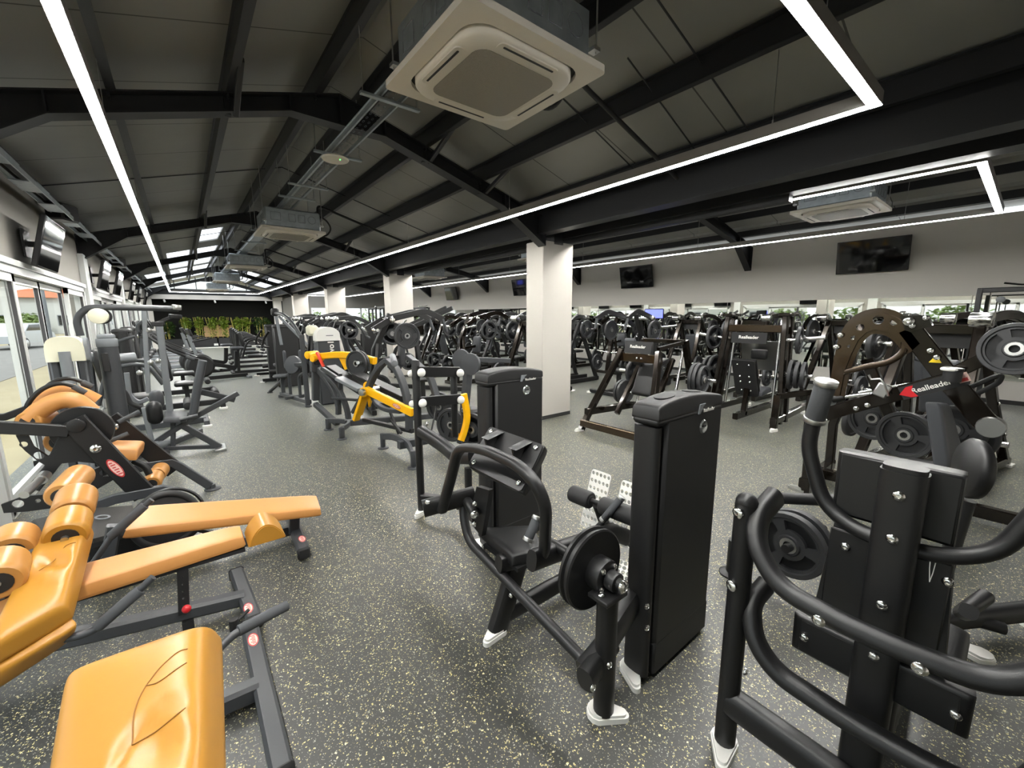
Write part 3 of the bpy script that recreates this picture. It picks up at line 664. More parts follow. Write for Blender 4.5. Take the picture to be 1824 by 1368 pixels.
# rollers, footplates, start lever
ra = each(t, 'roller_axle', MB().cyl((1.75, 1.62, .61), (1.75, 1.12, .635), .014, 12).oval([(1.75, 1.42, .61), (1.85, 1.42, .4), (1.9, 1.48, .34)], .05, .06), 'black')
roller(t, (1.75, 1.62, .61), (1.75, 1.47, .615), .05, 'rubber'); roller(t, (1.75, 1.39, .618), (1.75, 1.16, .632), .05, 'rubber')
def footplate(t, c, ux, uy, w, h):
    hs = [circ(-w / 2 + w * (i + .5) / 5, -h / 2 + h * (j + .5) / 8, w * .082, 8) for i in range(5) for j in range(8)]
    return t.part('footplate', MB().plate(c, ux, uy, rrect(-w / 2, -h / 2, w / 2, h / 2, .02), .006, hs), 'white')
ux, uy = V((0, -1, 0)), unit((.35, .04, 1))
footplate(t, (1.9, 1.56, .54), ux, uy, .15, .36); footplate(t, (1.9, 1.33, .54), ux, uy, .15, .36)
footplate(t, (1.66, 1.18, .31), V((.3, -1, 0)).normalized(), unit((.8, .25, .55)), .14, .2)
lv = t.part('start_lever', MB().tube([(1.66, 1.5, .40), (1.64, 1.42, .46), (1.64, 1.32, .55), (1.72, 1.26, .70)], .016, 12, .05), 'black'); grip(t, (1.665, 1.31, .59), (1.73, 1.25, .715), .02, parent=lv)
for x, y, a in ((1.225, .93, R(-50)), (1.14, 1.58, R(200)), (1.49, .98, R(230)), (2.04, 1.0, R(10)), (1.95, 1.6, R(60))): shoe(t, x, y, a)

# second one behind: rotary/hip machine with ladder post
t = T('hip_machine', 'black selector machine behind the abdominal machine, slim post with two white-bolted rungs and lower shroud', 'gym machine', (1.6, 2.7, 0))
tower(t, 1.545, 2.04, 2.2, 2.36, 1.29, cups=False)
t.part('post', MB().cyl((1.45, 3.08, .03), (1.45, 3.08, 1.325), .032, 20, .006), 'black')
t.part('short_post', MB().cyl((1.80, 3.08, .62), (1.80, 3.08, 1.22), .03, 18, .006), 'black')
for z0, z1 in ((1.235, 1.20), (.985, .965)):
    r0 = t.part('rung', MB().bar([(1.45, 3.035, z0), (1.83, 3.035, z1)], .03, .085, (0, 0, 1), .005), 'black')
    each(t, 'rung_bolt', MB().ball((1.46, 3.0, z0 - .005), .036, 14, (1, .6, 1)).ball((1.82, 3.0, z1 - .005), .036, 14, (1, .6, 1)), 'white', r0)
    each(t, 'rung_bolt', MB().ball((1.415, 3.1, z0 - .02), .03, 14, (1, .6, 1)), 'white', r0)
t.part('stay_wire', MB().tube([(1.62, 3.05, .96), (1.53, 3.0, .74)], .007, 8), 'black')
t.part('link_arm', MB().oval([(1.46, 3.05, .735), (1.5, 2.75, .68), (1.47, 2.5, .66), (1.5, 2.33, .70)], .09, .10, n=18, rad=.22, seg=8), 'black', ang=60)
each(t, 'bolt', MB().bolt((1.49, 3.0, .80), V((.5, -.8, 0)), .018).bolt((1.49, 3.0, .66), V((.5, -.8, 0)), .018).bolt((1.49, 2.26, .72), -Y_, .022), 'chrome')
t.part('brace', MB().bar([(1.45, 3.06, .16), (1.62, 2.8, .17), (1.56, 2.4, .18)], .06, .05), 'black')
t.part('handle_paddle', MB().oval([(1.42, 2.27, .66), (1.42, 2.27, .42)], .04, .05, (1, 0, 0)), 'black')
t.part('knee_roller', MB().cyl((1.45, 2.5, .28), (1.62, 2.5, .32), .03, 14, .006), 'black'); t.part('stop_bumper', MB().cyl((1.6, 2.35, .2), (1.6, 2.35, .32), .02, 12), 'steel')
for x, y, a in ((1.45, 3.08, R(215)), (1.53, 2.33, R(235)), (2.06, 2.32, R(20)), (1.75, 3.2, R(60))): shoe(t, x, y, a)

# =====================================================  BOTTOM RIGHT: seated press seen from behind  =====================================================
t = T('chest_press_machine', 'black seated press machine seen from behind with bowed rear guard rails in the right foreground', 'gym machine', (1.6, .17, 0))
CY = .175
def mir(pts): return [V((p[0], 2 * CY - p[1], p[2])) for p in pts]
for k, sg in enumerate((1, -1)):
    q = (lambda p: p) if sg > 0 else mir
    t.part('rear_post', MB().tube(q([V((1.49, .55, .02)), V((1.49, .55, 1.02))]), .037, 16), 'black'); t.part('post_cap', MB().ball(q([V((1.49, .55, 1.02))])[0], .037, 14), 'black')
    t.part('grip_arm', MB().tube(q([V((1.58, CY, 1.00)), V((1.6, .28, 1.0)), V((1.63, .37, 1.05)), V((1.64, .43, 1.22)), V((1.64, .425, 1.31)), V((1.62, .40, 1.44))]), .023, 14, .07), 'black')
    grip(t, *q([V((1.638, .42, 1.325)), V((1.618, .397, 1.45))]), .03)
t.part('guard_rail', MB().oval([(1.60, .5, 1.03), (1.50, .515, .98), (1.44, .49, .90), (1.40, .40, .815), (1.38, CY, .80), (1.40, 2 * CY - .40, .815), (1.44, 2 * CY - .49, .90), (1.50, 2 * CY - .515, .98), (1.60, 2 * CY - .5, 1.03)], .058, .085, (0, 0, 1), n=18, rad=.12, seg=7), 'black', ang=60)
t.part('guard_rail', MB().oval([(1.60, .50, .68), (1.52, .515, .64), (1.47, .48, .54), (1.46, .40, .47), (1.46, CY, .45), (1.46, 2 * CY - .40, .47), (1.47, 2 * CY - .48, .54), (1.52, 2 * CY - .515, .64), (1.60, 2 * CY - .5, .68)], .055, .078, (0, 0, 1), n=18, rad=.12, seg=7), 'black', ang=60)
t.part('back_column', MB().oval([(1.56, CY, .05), (1.56, CY, 1.235)], .105, .075, (1, 0, 0), n=24, p=.55).oval([(1.56, CY, 1.235), (1.56, CY, 1.248)], .096, .066, (1, 0, 0), n=24, p=.55), 'black')
cu = MB(); cushion(cu, (1.65, .06, 1.02), (1.65, .345, 1.02), (1.64, .345, 1.235), (1.64, .06, 1.235), .06, 9); t.part('head_pad', cu, 'vinyl', ang=60)
t.part('back_plate', MB().box((1.63, .2, 1.13), (.012, .27, .2), ch=.004), 'black')
cu = MB(); cushion(cu, (1.62, .03, .60), (1.62, .36, .60), (1.65, .335, .99), (1.65, .055, .99), .06, 9); t.part('back_pad', cu, 'vinyl', ang=60)
t.part('back_plate', MB().box((1.615, .195, .8), (.012, .28, .36), ch=.004), 'black')
cu = MB(); cushion(cu, (1.60, -.03, .50), (1.60, .40, .50), (1.59, .40, .64), (1.59, -.03, .64), .07, 6); t.part('lumbar_pad', cu, 'vinyl', ang=60)
t.part('back_plate', MB().box((1.58, CY + .01, .57), (.012, .38, .12), ch=.004), 'black')
b = MB()
for z in (1.17, 1.04, .83, .66): b.bolt((1.522, CY + (.0 if z > 1 else 0), z), -X_, .014)
for y, z in ((.29, .93), (.06, .93), (.3, .69), (.05, .69), (.36, .57), (-.0, .57)): b.bolt((1.608 if z > .6 else 1.574, y, z), -X_, .014)
for y in (.28, .07): b.bolt((1.352, y, .80), -X_, .017)
b.bolt((1.455, .56, .99), V((-1, .3, 0)), .02).bolt((1.455, .56, .71), V((-1, .3, 0)), .02).bolt((1.57, .5, 1.0), -Y_, .014).bolt((1.57, .5, .65), -Y_, .014).bolt((1.51, .51, .36), V((0, -1, 0)), .014)
each(t, 'bolt', b, 'chrome')
t.part('base_tube', MB().oval([(1.49, .55, .22), (1.50, CY, .2), (1.49, 2 * CY - .55, .22)], .08, .11, n=16), 'black')
t.part('base_tube', MB().oval([(1.5, CY, .12), (2.45, CY, .12)], .08, .11, n=16), 'black')
cu = MB(); cushion(cu, (1.72, .36, .46), (1.72, .0, .46), (2.1, .0, .5), (2.1, .36, .5), .07); t.part('seat', cu, 'vinyl', ang=60)
t.part('seat_post', MB().oval([(1.9, CY, .12), (1.88, CY, .45)], .08, .1, (1, 0, 0)), 'black')
t.part('front_post', MB().oval([(2.42, CY, .03), (2.42, CY, .62)], .08, .08, (1, 0, 0)), 'black')
t.part('tie_thread', MB().tube([(1.585, .10, 1.0), (1.575, .097, .965), (1.578, .093, .925), (1.585, .09, .95), (1.587, .088, .985)], .0012, 5), 'white')
for x, y, a in ((1.485, .55, R(200)), (1.485, 2 * CY - .55, R(160)), (2.44, CY, R(20))): shoe(t, x, y, a)

# =====================================================  LEFT FOREGROUND: three tan benches  =====================================================
def bench_foot(t, x, y0, y1, lab_y, dx=0.0):
    b_ = t.part('foot_bar', MB().bar([(x, y0, .055), (x + dx, y1, .055)], .075, .07, ch=.012), 'grey')
    each(t, 'end_cap', MB().box((x, y0 - .005, .05), (.082, .03, .085), ch=.012).box((x + dx, y1 + .005, .05), (.082, .03, .085), ch=.012), 'rubber')
    decal(t, (x + dx * .5, lab_y, .0912), V((dx * .4, 1, 0)), V((-1, 0, 0)), .1, .045, b_)
# nearest: hyperextension-type bench, only its front end in view
t = T('hyperextension_bench', 'grey-framed bench with big mustard creased pad at the bottom left corner', 'exercise bench', (-.2, 1.6, 0))
bench_foot(t, .115, 1.48, 2.40, 2.22)
t.part('main_tube', MB().bar([(.10, 1.93, .06), (-.95, 1.98, .075)], .075, .085, ch=.014), 'grey')
t.part('upright', MB().bar([(-.45, 1.95, .1), (-.22, 1.75, .42)], .07, .07), 'grey')
def crease1(u, v):
    d = math.hypot((u - .72) / .30, (v - .62) / .16); return -.022 * max(0, 1 - d) - .010 * math.exp(-((math.hypot(u - .80, (v - .86) * .9) - .36) / .018) ** 2)
cu = MB(); A = Zp(150, 1225, .55); B = Zp(392, 1135, .57); Cc = Zp(402, 1560, .50); D = Zp(110, 1560, .46)
cushion(cu, D, Cc, B, A, .13, 6, 40, lambda u, v: crease1(u, 1 - v)); hp = t.part('hip_pad', cu, 'mustard', ang=75); f_ = lambda u, v: crease1(u, 1 - v)
for cv in ([(.89, .815), (.85, .815), (.8, .80), (.7, .74), (.62, .665)], [(.89, .735), (.85, .72), (.8, .70), (.7, .665), (.62, .665)], [(.62, .665), (.58, .6), (.56, .52), (.555, .4)], [(.89, .51), (.85, .49), (.7, .44), (.56, .40)]): t.part('stitched_seam', MB().tube(smooth([cush_at(D, Cc, B, A, .13, 6, f_, u, v) for u, v in cv], 5), .0016, 6), 'seam', hp)
sm = MB(); pts = [(.40, .60), (.52, .52), (.66, .47), (.80, .48), (.93, .55)]
hr = t.part('handlebar', MB().tube([Yp(350, 1200, 1.86), Yp(385, 1160, 1.9), Yp(418, 1128, 1.93), Yp(512, 1078, 1.98)], .017, 12, .05).tube([(-.25, 1.8, .3), (-.12, 1.85, .38), Yp(350, 1200, 1.86)], .017, 12), 'grey')
grip(t, Yp(424, 1124, 1.93), Yp(512, 1078, 1.98), .023, 'grip', None, hr)
each(t, 'pop_pin', MB().cyl((.06, 2.36, .13), (.12, 2.42, .13), .009, 10).cyl((.05, 2.36, .09), (.05, 2.36, .15), .022, 12), 'rubber')
# middle bench
t = T('sit_up_bench', 'tan sit-up bench with half-round headrest, folded mustard knee pad and red pop-pin knob', 'exercise bench', (-.2, 2.7, 0))
bench_foot(t, .14, 2.42, 2.98, 2.5, -.03)
t.part('main_tube', MB().bar([(.12, 2.66, .065), (-.45, 2.70, .13), (-.9, 2.72, .2)], .07, .08, ch=.014), 'grey')
t.part('support_strut', MB().bar([(-.9, 2.72, .02), (-.75, 2.72, .5)], .07, .07, (1, 0, 0)), 'grey')
cu = MB(); cushion(cu, (-.78, 2.585, .385), (.155, 2.63, .40), (.155, 2.80, .40), (-.78, 2.87, .385), .062, 9); t.part('back_pad', cu, 'orange', ang=60)
t.part('pad_board', MB().box((-.3, 2.715, .368), (.9, .17, .02)), 'rubber')
n = 14; mb = MB(); pr = [(.165 + .19 * i / n, .385 + .105 * math.sin(PI * i / n) ** .8) for i in range(n + 1)]
mb.plate((0, 2.715, 0), X_, Z_, pr, .20); mb.plate((0, 2.715, 0), X_, Z_, [((a - .26) * .94 + .26, (b - .4) * .93 + .4) for a, b in pr], .215); t.part('headrest', mb, 'mustard', ang=50)
ab = each(t, 'adjustment_bar', MB().plate((-.14, 2.64, .24), unit((.08, 0, 1)), X_, [(-.13, -.024), (.13, -.024), (.13, .024), (-.13, .024)], .02, [circ(-.08 + .04 * i, 0, .006, 8) for i in range(5)]).box((-.14, 2.64, .03), (.05, .03, .06)), 'rubber')[0]
t.part('pop_pin_knob', MB().ball((-.135, 2.58, .165), .021, 14), 'red', ab, 'red pop-pin knob')
def crease2(u, v): return -.028 * max(0, 1 - math.hypot((u - .55) / .40, (v - .56 + .25 * (u - .5)) / .11)) + .012 * max(0, 1 - abs(v - .40 + .25 * (u - .5)) / .10) * max(0, 1 - abs(u - .55) / .5)
cu = MB(); A = Zp(-25, 1190, .40); B = Zp(128, 1098, .44); Cc = Zp(166, 948, .60); D = Zp(96, 950, .60)
D = Zp(85, 962, .60)
cushion(cu, A, B, Cc, D, .10, 6, 40, lambda u, v: crease2(u, v)); hp = t.part('knee_pad', cu, 'mustard', ang=75)
t.part('stitched_seam', MB().tube(smooth([cush_at(A, B, Cc, D, .10, 6, crease2, u, v) for u, v in ((.88, .68), (.8, .68), (.7, .66), (.55, .58), (.4, .47))], 5), .0016, 6), 'seam', hp)
cu = MB(); cushion(cu, Zp(-60, 1240, .28), Zp(118, 1125, .32), Zp(126, 1100, .43), Zp(-30, 1185, .39), .06, 6, 18); t.part('knee_pad_skirt', cu, 'mustard', ang=75)
hb = t.part('handlebar', MB().tube([(-.62, 2.5, .3), Yp(120, 1138, 2.36), Yp(165, 1125, 2.36), Yp(205, 1092, 2.36), Yp(272, 1028, 2.36)], .016, 12, .05), 'grey'); grip(t, Yp(172, 1118, 2.36), Yp(250, 1050, 2.36), .024, 'grip', None, hb)
roller(t, Yp(116, 958, 2.70), Yp(126, 922, 2.86), .082, 'mustard'); roller(t, Yp(128, 915, 2.90), Yp(138, 880, 3.05), .082)
roller(t, Yp(-6, 1040, 2.46), Yp(6, 1000, 2.62), .082, 'roller'); roller(t, Yp(18, 985, 2.70), Yp(28, 955, 2.84), .082)
t.part('roller_arm', MB().oval([Yp(10, 1010, 2.68), Yp(60, 985, 2.72), Yp(120, 960, 2.76)], .05, .06), 'grey')
each(t, 'roller_axle', MB().cyl(Yp(-8, 1042, 2.45), Yp(30, 950, 2.86), .014, 10).cyl(Yp(114, 962, 2.68), Yp(140, 876, 3.06), .014, 10), 'steel')
# third bench: long flat tan pad
t = T('decline_bench', 'long narrow tan decline bench sloping down to a grey foot bar at the aisle', 'exercise bench', (.1, 3.3, 0))
bench_foot(t, .5, 2.97, 3.72, 3.1, .04)
t.part('main_tube', MB().bar([(.5, 3.33, .07), (-.75, 3.36, .12)], .06, .07, ch=.012), 'grey')
t.part('front_post', MB().bar([(.5, 3.3, .06), (.52, 3.3, .23)], .06, .07, (1, 0, 0)), 'grey')
t.part('rear_post', MB().bar([(-.55, 3.35, .02), (-.45, 3.35, .42)], .06, .07, (1, 0, 0)), 'grey')
cu = MB(); cushion(cu, (-.40, 3.16, .405), (.67, 3.14, .215), (.70, 3.40, .225), (-.36, 3.46, .43), .055, 9); t.part('back_pad', cu, 'orange', ang=60)
t.part('pad_board', MB().bar([(-.36, 3.31, .395), (.66, 3.28, .205)], .2, .02), 'rubber')
hb = t.part('handlebar', MB().tube([(-.62, 3.1, .2), Yp(168, 1000, 3.08), Yp(200, 952, 3.08), Yp(270, 890, 3.08)], .016, 12, .05), 'grey'); grip(t, Yp(196, 956, 3.08), Yp(258, 900, 3.08), .024, 'grip', None, hb)
roller(t, Yp(108, 884, 3.52), Yp(142, 846, 3.86), .08); each(t, 'roller_axle', MB().cyl((-.67, 3.45, .58), (-.6, 3.9, .66), .013, 10).bar([(-.6, 3.4, .1), (-.66, 3.48, .58)], .05, .05, (1, 0, 0)), 'grey')
# hanging treadle machine with the large wheel behind it
t = T('abdominal_wheel_machine', 'black ribbed treadle deck with large rubber wheel standing behind the long tan bench', 'gym machine', (-.3, 3.9, 0))
wc = Yp(296, 926, 3.66)
w = t.part('wheel', MB().ring(wc, V((.12, -1, .25)), .18, .024, 36, 10), 'rubber'); t.part('wheel_disc', MB().lathe(wc, V((.12, -1, .25)), [(.0001, .012), (.05, .014), (.06, .006), (.17, .006), (.17, -.006), (.0001, -.006)], 32), 'rubber', w)
each(t, 'wheel_frame', MB().ring(wc + V((.02, .06, -.01)), V((.12, -1, .25)), .2, .012, 36, 8).bar([wc, wc + V((.3, -.02, -.22))], .04, .03).bar([wc + V((-.5, .1, -.1)), wc], .05, .05).box((-.45, 3.75, .1), (.5, .06, .18)), 'black')
dk = MB(); q = [Zp(20, 962, .25), Zp(165, 960, .30), Zp(238, 940, .33), Zp(236, 900, .33), Zp(150, 906, .30), Zp(60, 925, .25)]
dk.add([p for p in q] + [p - Z_ * .03 for p in q], [(0, 1, 2, 3, 4, 5), (11, 10, 9, 8, 7, 6)] + [(i, i + 6, (i + 1) % 6 + 6, (i + 1) % 6) for i in range(6)])
d_ = t.part('treadle_deck', dk, mat('ribbed_rubber_mat', (52, 50, 48), .5, bump=.8, bscale=160), ang=30)
t.part('deck_emblem', MB().plate(Zp(182, 921, .322), unit(Zp(200, 920, .322) - Zp(165, 922, .322)), Y_, circ(0, 0, .05, 20, .8), .003, [circ(0, 0, .035, 16, .8)]), 'lgrey', d_)

# =====================================================  standing abdominal machine by the window  =====================================================
t = T('lying_leg_curl_machine', 'black plate-armed machine with curved tan arm pads, tan seat and twin rollers beside the window', 'gym machine', (-.6, 4.6, 0))
yn, yf = 4.25, 4.85
for yy, P in ((yn, [(128, 748), (160, 775), (205, 833), (258, 882)]), (yf, [(193, 745), (225, 770), (262, 800), (312, 838)])):
    a, b_ = Yp(*P[0], yy), Yp(*P[-1], yy); ar = t.part('side_arm', MB().bar([a, b_], .03, .15, V((b_.z - a.z, 0, -(b_.x - a.x)) ), .008), 'black')
    if yy == yn:
        m_ = Yp(206, 833, yy); decal(t, m_ + V((0, -.018, 0)), unit(b_ - a), unit(V((a.z - b_.z, 0, b_.x - a.x))), .17, .06, ar)
        each(t, 'bolt', MB().bolt(Yp(171, 798, yy) - Y_ * .016, -Y_, .032), 'chrome', ar)
        t.part('pivot_cap', MB().cyl(a.lerp(b_, .06) - Y_ * .015, a.lerp(b_, .06) - Y_ * .04, .05, 20, .006), 'black', ar)
    else: each(t, 'bolt', MB().bolt(Yp(201, 759, yy) - Y_ * .016, -Y_, .038), 'chrome', ar)
t.part('pivot_disc', MB().lathe(Yp(147, 765, 4.33), -Y_, [(.0001, -.02), (.17, -.02), (.175, -.01), (.175, .01), (.17, .02), (.0001, .02)], 32), 'black')
t.part('top_beam', MB().bar([Yp(-60, 758, yn), Yp(60, 764, yn), Yp(122, 768, yn)], .05, .085, (0, 0, 1)), 'black')
hs = [(42, 791, .02), (69, 811, .028)]
def yp2(px, py): p = Yp(px, py, 4.28); return (p.x, p.z)
out = [yp2(*p) for p in ((28, 775), (50, 775), (60, 795), (85, 812), (100, 800), (120, 770), (150, 800), (175, 815), (170, 825), (140, 822), (110, 825), (92, 845), (76, 842), (80, 828), (66, 820), (45, 803), (36, 790))]
t.part('lever_plate', MB().plate((0, 4.28, 0), X_, Z_, out, .02, [circ(*yp2(x, y), r, 14) for x, y, r in hs]), 'black')
t.part('plate_horn', MB().cyl(Yp(78, 848, 4.2), Yp(42, 882, 3.95), .025, 16).cyl(Yp(80, 846, 4.22), Yp(72, 855, 4.15), .035, 16), 'steel')
t.part('lever_arm', MB().bar([Yp(118, 775, 4.3), Yp(92, 830, 4.3), Yp(60, 870, 4.3)], .05, .07, (1, 0, 0)), 'black')
for yy, P in ((yn, [(150, 908), (205, 888), (290, 872), (300, 874), (335, 893)]), (yf, [(225, 838), (262, 830), (305, 824), (318, 830), (374, 868)])):
    pts = [Yp(*p, yy) for p in P]; pts[-1].z = max(.04, pts[-1].z); t.part('floor_leg', MB().bar(pts, .05, .075, (0, 0, 1)), 'grey'); disc_shoe(t, pts[-1].x + .02, yy)
out = [yp2(*p) for p in ((0, 900), (40, 885), (100, 880), (140, 862), (165, 838), (186, 828), (182, 850), (215, 848), (190, 862), (150, 885), (160, 905), (150, 915), (100, 905), (50, 912), (5, 915))]
t.part('base_plate', MB().plate((0, 4.3, 0), X_, Z_, out, .02, [circ(*yp2(x, y), r, 14) for x, y, r in ((30, 899, .03), (66, 893, .015), (166, 879, .022), (184, 843, .024))]), 'black')
for dy, P in ((0, [(52, 748), (75, 728), (105, 714), (135, 715), (162, 735)]), (.16, [(62, 728), (85, 708), (118, 697), (145, 704), (170, 716)])):
    t.part('arm_pad', MB().tube(smooth([Yp(*p, 4.45 + dy) for p in P], 5), .062, 18), 'orange', ang=70)
for dy, P in ((0, [(42, 742), (52, 715), (75, 693), (105, 683), (130, 688), (152, 700)]), (.18, [(66, 716), (72, 700), (95, 680), (122, 674), (145, 680), (164, 689)])):
    hb = t.part('handlebar', MB().tube(smooth([Yp(*p, 4.5 + dy) for p in P], 5), .016, 12), 'black'); grip(t, Yp(*P[-2], 4.5 + dy), Yp(*P[-1], 4.5 + dy), .022, 'grip', None, hb)
t.part('handle_root', MB().bar([Yp(-60, 750, 4.5), Yp(10, 742, 4.5), Yp(48, 728, 4.5)], .05, .05), 'black')
roller(t, Yp(48, 752, 4.4), Yp(84, 742, 4.62), .075); roller(t, Yp(103, 788, 4.35), Yp(118, 780, 4.5), .085)
cu = MB(); cushion(cu, Yp(182, 815, 4.4), Yp(243, 817, 4.4), Yp(256, 800, 4.72), Yp(192, 800, 4.72), .085, 7); t.part('seat', cu, 'orange', ang=60)
t.part('seat_post', MB().tube([Yp(235, 820, 4.5), Yp(258, 830, 4.5), Yp(268, 850, 4.5)], .026, 12, .06), 'black')
roller(t, Yp(270, 862, 4.42), Yp(276, 848, 4.58), .065); roller(t, Yp(279, 846, 4.62), Yp(287, 835, 4.78), .065)
for P in (((178, 793), (228, 772)), ((210, 752), (248, 733))): hb = t.part('handlebar', MB().cyl(Yp(*P[0], 4.55), Yp(*P[1], 4.6), .018, 12), 'grip')
# =====================================================  ROOF SERVICES, SCREENS  =====================================================
ORD = ['nearest', 'second', 'third', 'fourth', 'fifth', 'sixth', 'seventh', 'eighth', 'ninth', 'tenth', 'eleventh', 'twelfth']
def cassette(x, y, z, label, pipe=True):
    t = T('air_conditioner', label, 'air conditioner', (x, y, z), 0, 'ceiling cassettes')
    s = .465; hs = rrect(-.38, -.38, .38, .38, .13, 6)
    fp = t.part('face_panel', MB().plate((x, y, z + .018), X_, Y_, rrect(-s, -s, s, s, .03), .036, [hs]), 'acwhite')
    t.part('dark_gap', MB().plate((x, y, z + .03), X_, Y_, rrect(-.39, -.39, .39, .39, .12, 6), .01), 'rubber', fp)
    mb = MB(); mb.pad((x, y, z + .012), (.71, .71, .045), .02, m=2)
    sec = rrect(-.372, -.372, .372, .372, .17, 8); n = len(sec); vs = []
    for k, (sc, dz) in enumerate(((1, .02), (1, -.014), (.97, -.028), (.80, -.036), (.74, -.033), (.0, -.033))): vs += [(x + a * sc, y + b * sc, z + dz) for a, b in sec]
    fs = [(k * n + (q + 1) % n, k * n + q, (k + 1) * n + q, (k + 1) * n + (q + 1) % n) for k in range(5) for q in range(n)]
    mb = MB(); mb.add(vs, fs); gp = t.part('grille_panel', mb, 'acwhite', fp, ang=60)
    t.part('intake_mesh', MB().plate((x, y, z - .0345), X_, Y_, rrect(-.27, -.27, .27, .27, .07), .002), ACM, gp)
    for (dx, dy) in ((1, 0), (-1, 0), (0, 1), (0, -1)):
        c = V((x + dx * .325, y + dy * .325, z - .03)); ux = V((-dy, dx, 0)); uy = V((dx, dy, 0))
        lv = t.part('air_louver', MB().plate(c, ux, uy, rrect(-.2, -.035, .2, .035, .03), .012), 'acwhite', gp)
        t.part('air_slot', MB().plate(c - Z_ * .007 + uy * .008, ux, uy, rrect(-.17, -.006, .17, .006, .004), .002), 'rubber', lv)
    bd = t.part('casing', MB().box((x, y, z + .185), (.80, .80, .29), ch=.02), 'galv')
    ol = MB()
    for (dx, dy) in ((1, 0), (-1, 0), (0, 1), (0, -1)):
        ux = V((-dy, dx, 0)); c = V((x + dx * .402, y + dy * .402, z + .2)); nn = V((dx, dy, 0))
        for (a, w) in ((-.25, .14), (-.02, .1), (.12, .1)): ol.plate(c + ux * a, ux, Z_, rrect(-w / 2, -.06, w / 2, .06, .005), .003, [rrect(-w / 2 + .006, -.054, w / 2 - .006, .054, .003)])
        ol.plate(c + ux * .27, ux, Z_, circ(0, 0, .06, 18), .003, [circ(0, 0, .054, 18)])
    each(t, 'knockout_outline', ol, 'lgrey', bd) if y < 9 and x < 4 else t.part('knockout_outline', ol, 'lgrey', bd)
    for (dx, dy) in ((.43, .43), (-.43, .43), (.43, -.43), (-.43, -.43)):
        zt = (zroof if x < 4.5 else zroof2)(x + dx) + .1
        t.part('hanger_rod', MB().cyl((x + dx * .98, y + dy * .98, z + .1), (x + dx * .98, y + dy * .98, zt), .005, 8).box((x + dx * .96, y + dy * .96, z + .12), (.05, .05, .02)), 'steel')
    if pipe:
        t.part('refrigerant_pipe', MB().tube([(x + .4, y + .3, z + .16), (x + .55, y + .3, z + .16), (x + .55, y + .3, z + .62), (x + 1.2, y + .32, zroof(x + 1.2) - .12), (4.2, y + .35, zroof(4.2) - .1)], .02, 10, .08), 'rubber')
        t.part('refrigerant_pipe', MB().tube([(x + .4, y + .2, z + .10), (x + .62, y + .15, z + .06), (x + .72, y + .1, z + .2), (x + .6, y + .05, z + .36), (x + .1, y + .0, z + .4)], .014, 10, .12), 'rubber')
    return t
def acmesh():
    m, nt, b = nodes('perforated_intake_mesh'); N = nt.nodes; L = nt.links
    g = N.new('ShaderNodeTexCoord'); v = N.new('ShaderNodeTexBrick'); v.inputs['Scale'].default_value = 60; v.inputs['Mortar Size'].default_value = .012; v.inputs['Color1'].default_value = lin((.46, .44, .40)) + (1,); v.inputs['Color2'].default_value = lin((.50, .48, .44)) + (1,); v.inputs['Mortar'].default_value = lin((.80, .77, .72)) + (1,)
    L.new(g.outputs['Object'], v.inputs['Vector']); L.new(v.outputs['Color'], b.inputs['Base Color']); b.inputs['Roughness'].default_value = .5; return m
M['acmesh'] = acmesh(); ACM = 'acmesh'
for k, y in enumerate((2.15, 7.95, 13.9, 19.8, 25.6)):
    cassette(1.57, y, 3.03, 'square white ceiling cassette hung under the ridge, ' + ORD[k] + (' of the row and largest in view' if k == 0 else ' of the row down the hall'))
for k, y in enumerate((1.85, 7.85, 13.9)):
    cassette(7.25, y, 3.06, 'white ceiling cassette inside the right-hand light frame, ' + ORD[k] + ' from the camera', False)
# perforated cable tray under the ridge
t = T('cable_tray', 'perforated galvanised cable tray hung below the ridge between the ceiling cassettes', 'cable tray', (1.53, 3, 3.42))
ys = [2.7 + .042 * i for i in range(560)]
mb = MB(); hs = []
for i in range(70):
    for a in (-.05, 0, .05): hs.append(rrect(a - .008, .25 + i * .09 - 0, a + .008, .285 + i * .09, .006, 2))
mb.plate((1.53, 1.4, 3.42), X_, Y_, [(-.09, 0), (.09, 0), (.09, 26), (-.09, 26)], .003, hs)
for a in (-.09, .09): mb.box((1.53 + a, 14.4, 3.445), (.004, 26, .05)).box((1.53 + a * 1.08, 14.4, 3.47), (.014, 26, .004))
t.part('tray', mb, 'galv')
for y in (3.5, 4.95, 6.3, 7.0, 8.6, 10, 11.6, 13.2, 15, 17, 19, 21, 23, 25):
    hb = t.part('cross_bracket', MB().bar([(1.28, y, 3.405), (1.78, y, 3.405)], .04, .022), 'galv')
    for x in (1.3, 1.76): t.part('hanger_rod', MB().cyl((x, y, 3.39), (x, y, zroof(x) + .16), .004, 8), 'steel', hb)
t = T('wifi_access_point', 'round white wireless access point with green light under the cable tray', 'access point', (1.5, 4.97, 3.36))
o = t.part('housing', MB().lathe((1.5, 4.97, 3.39), -Z_, [(.05, 0), (.13, .004), (.142, .016), (.13, .03), (.06, .036), (.0001, .037)], 28), 'acwhite'); t.part('status_light', MB().lathe((1.53, 4.90, 3.356), -Z_, [(.006, 0), (.005, .004), (.0001, .005)], 8), 'green', o)
t.part('mount', MB().cyl((1.5, 4.97, 3.38), (1.5, 4.97, 3.41), .03, 10), 'galv')
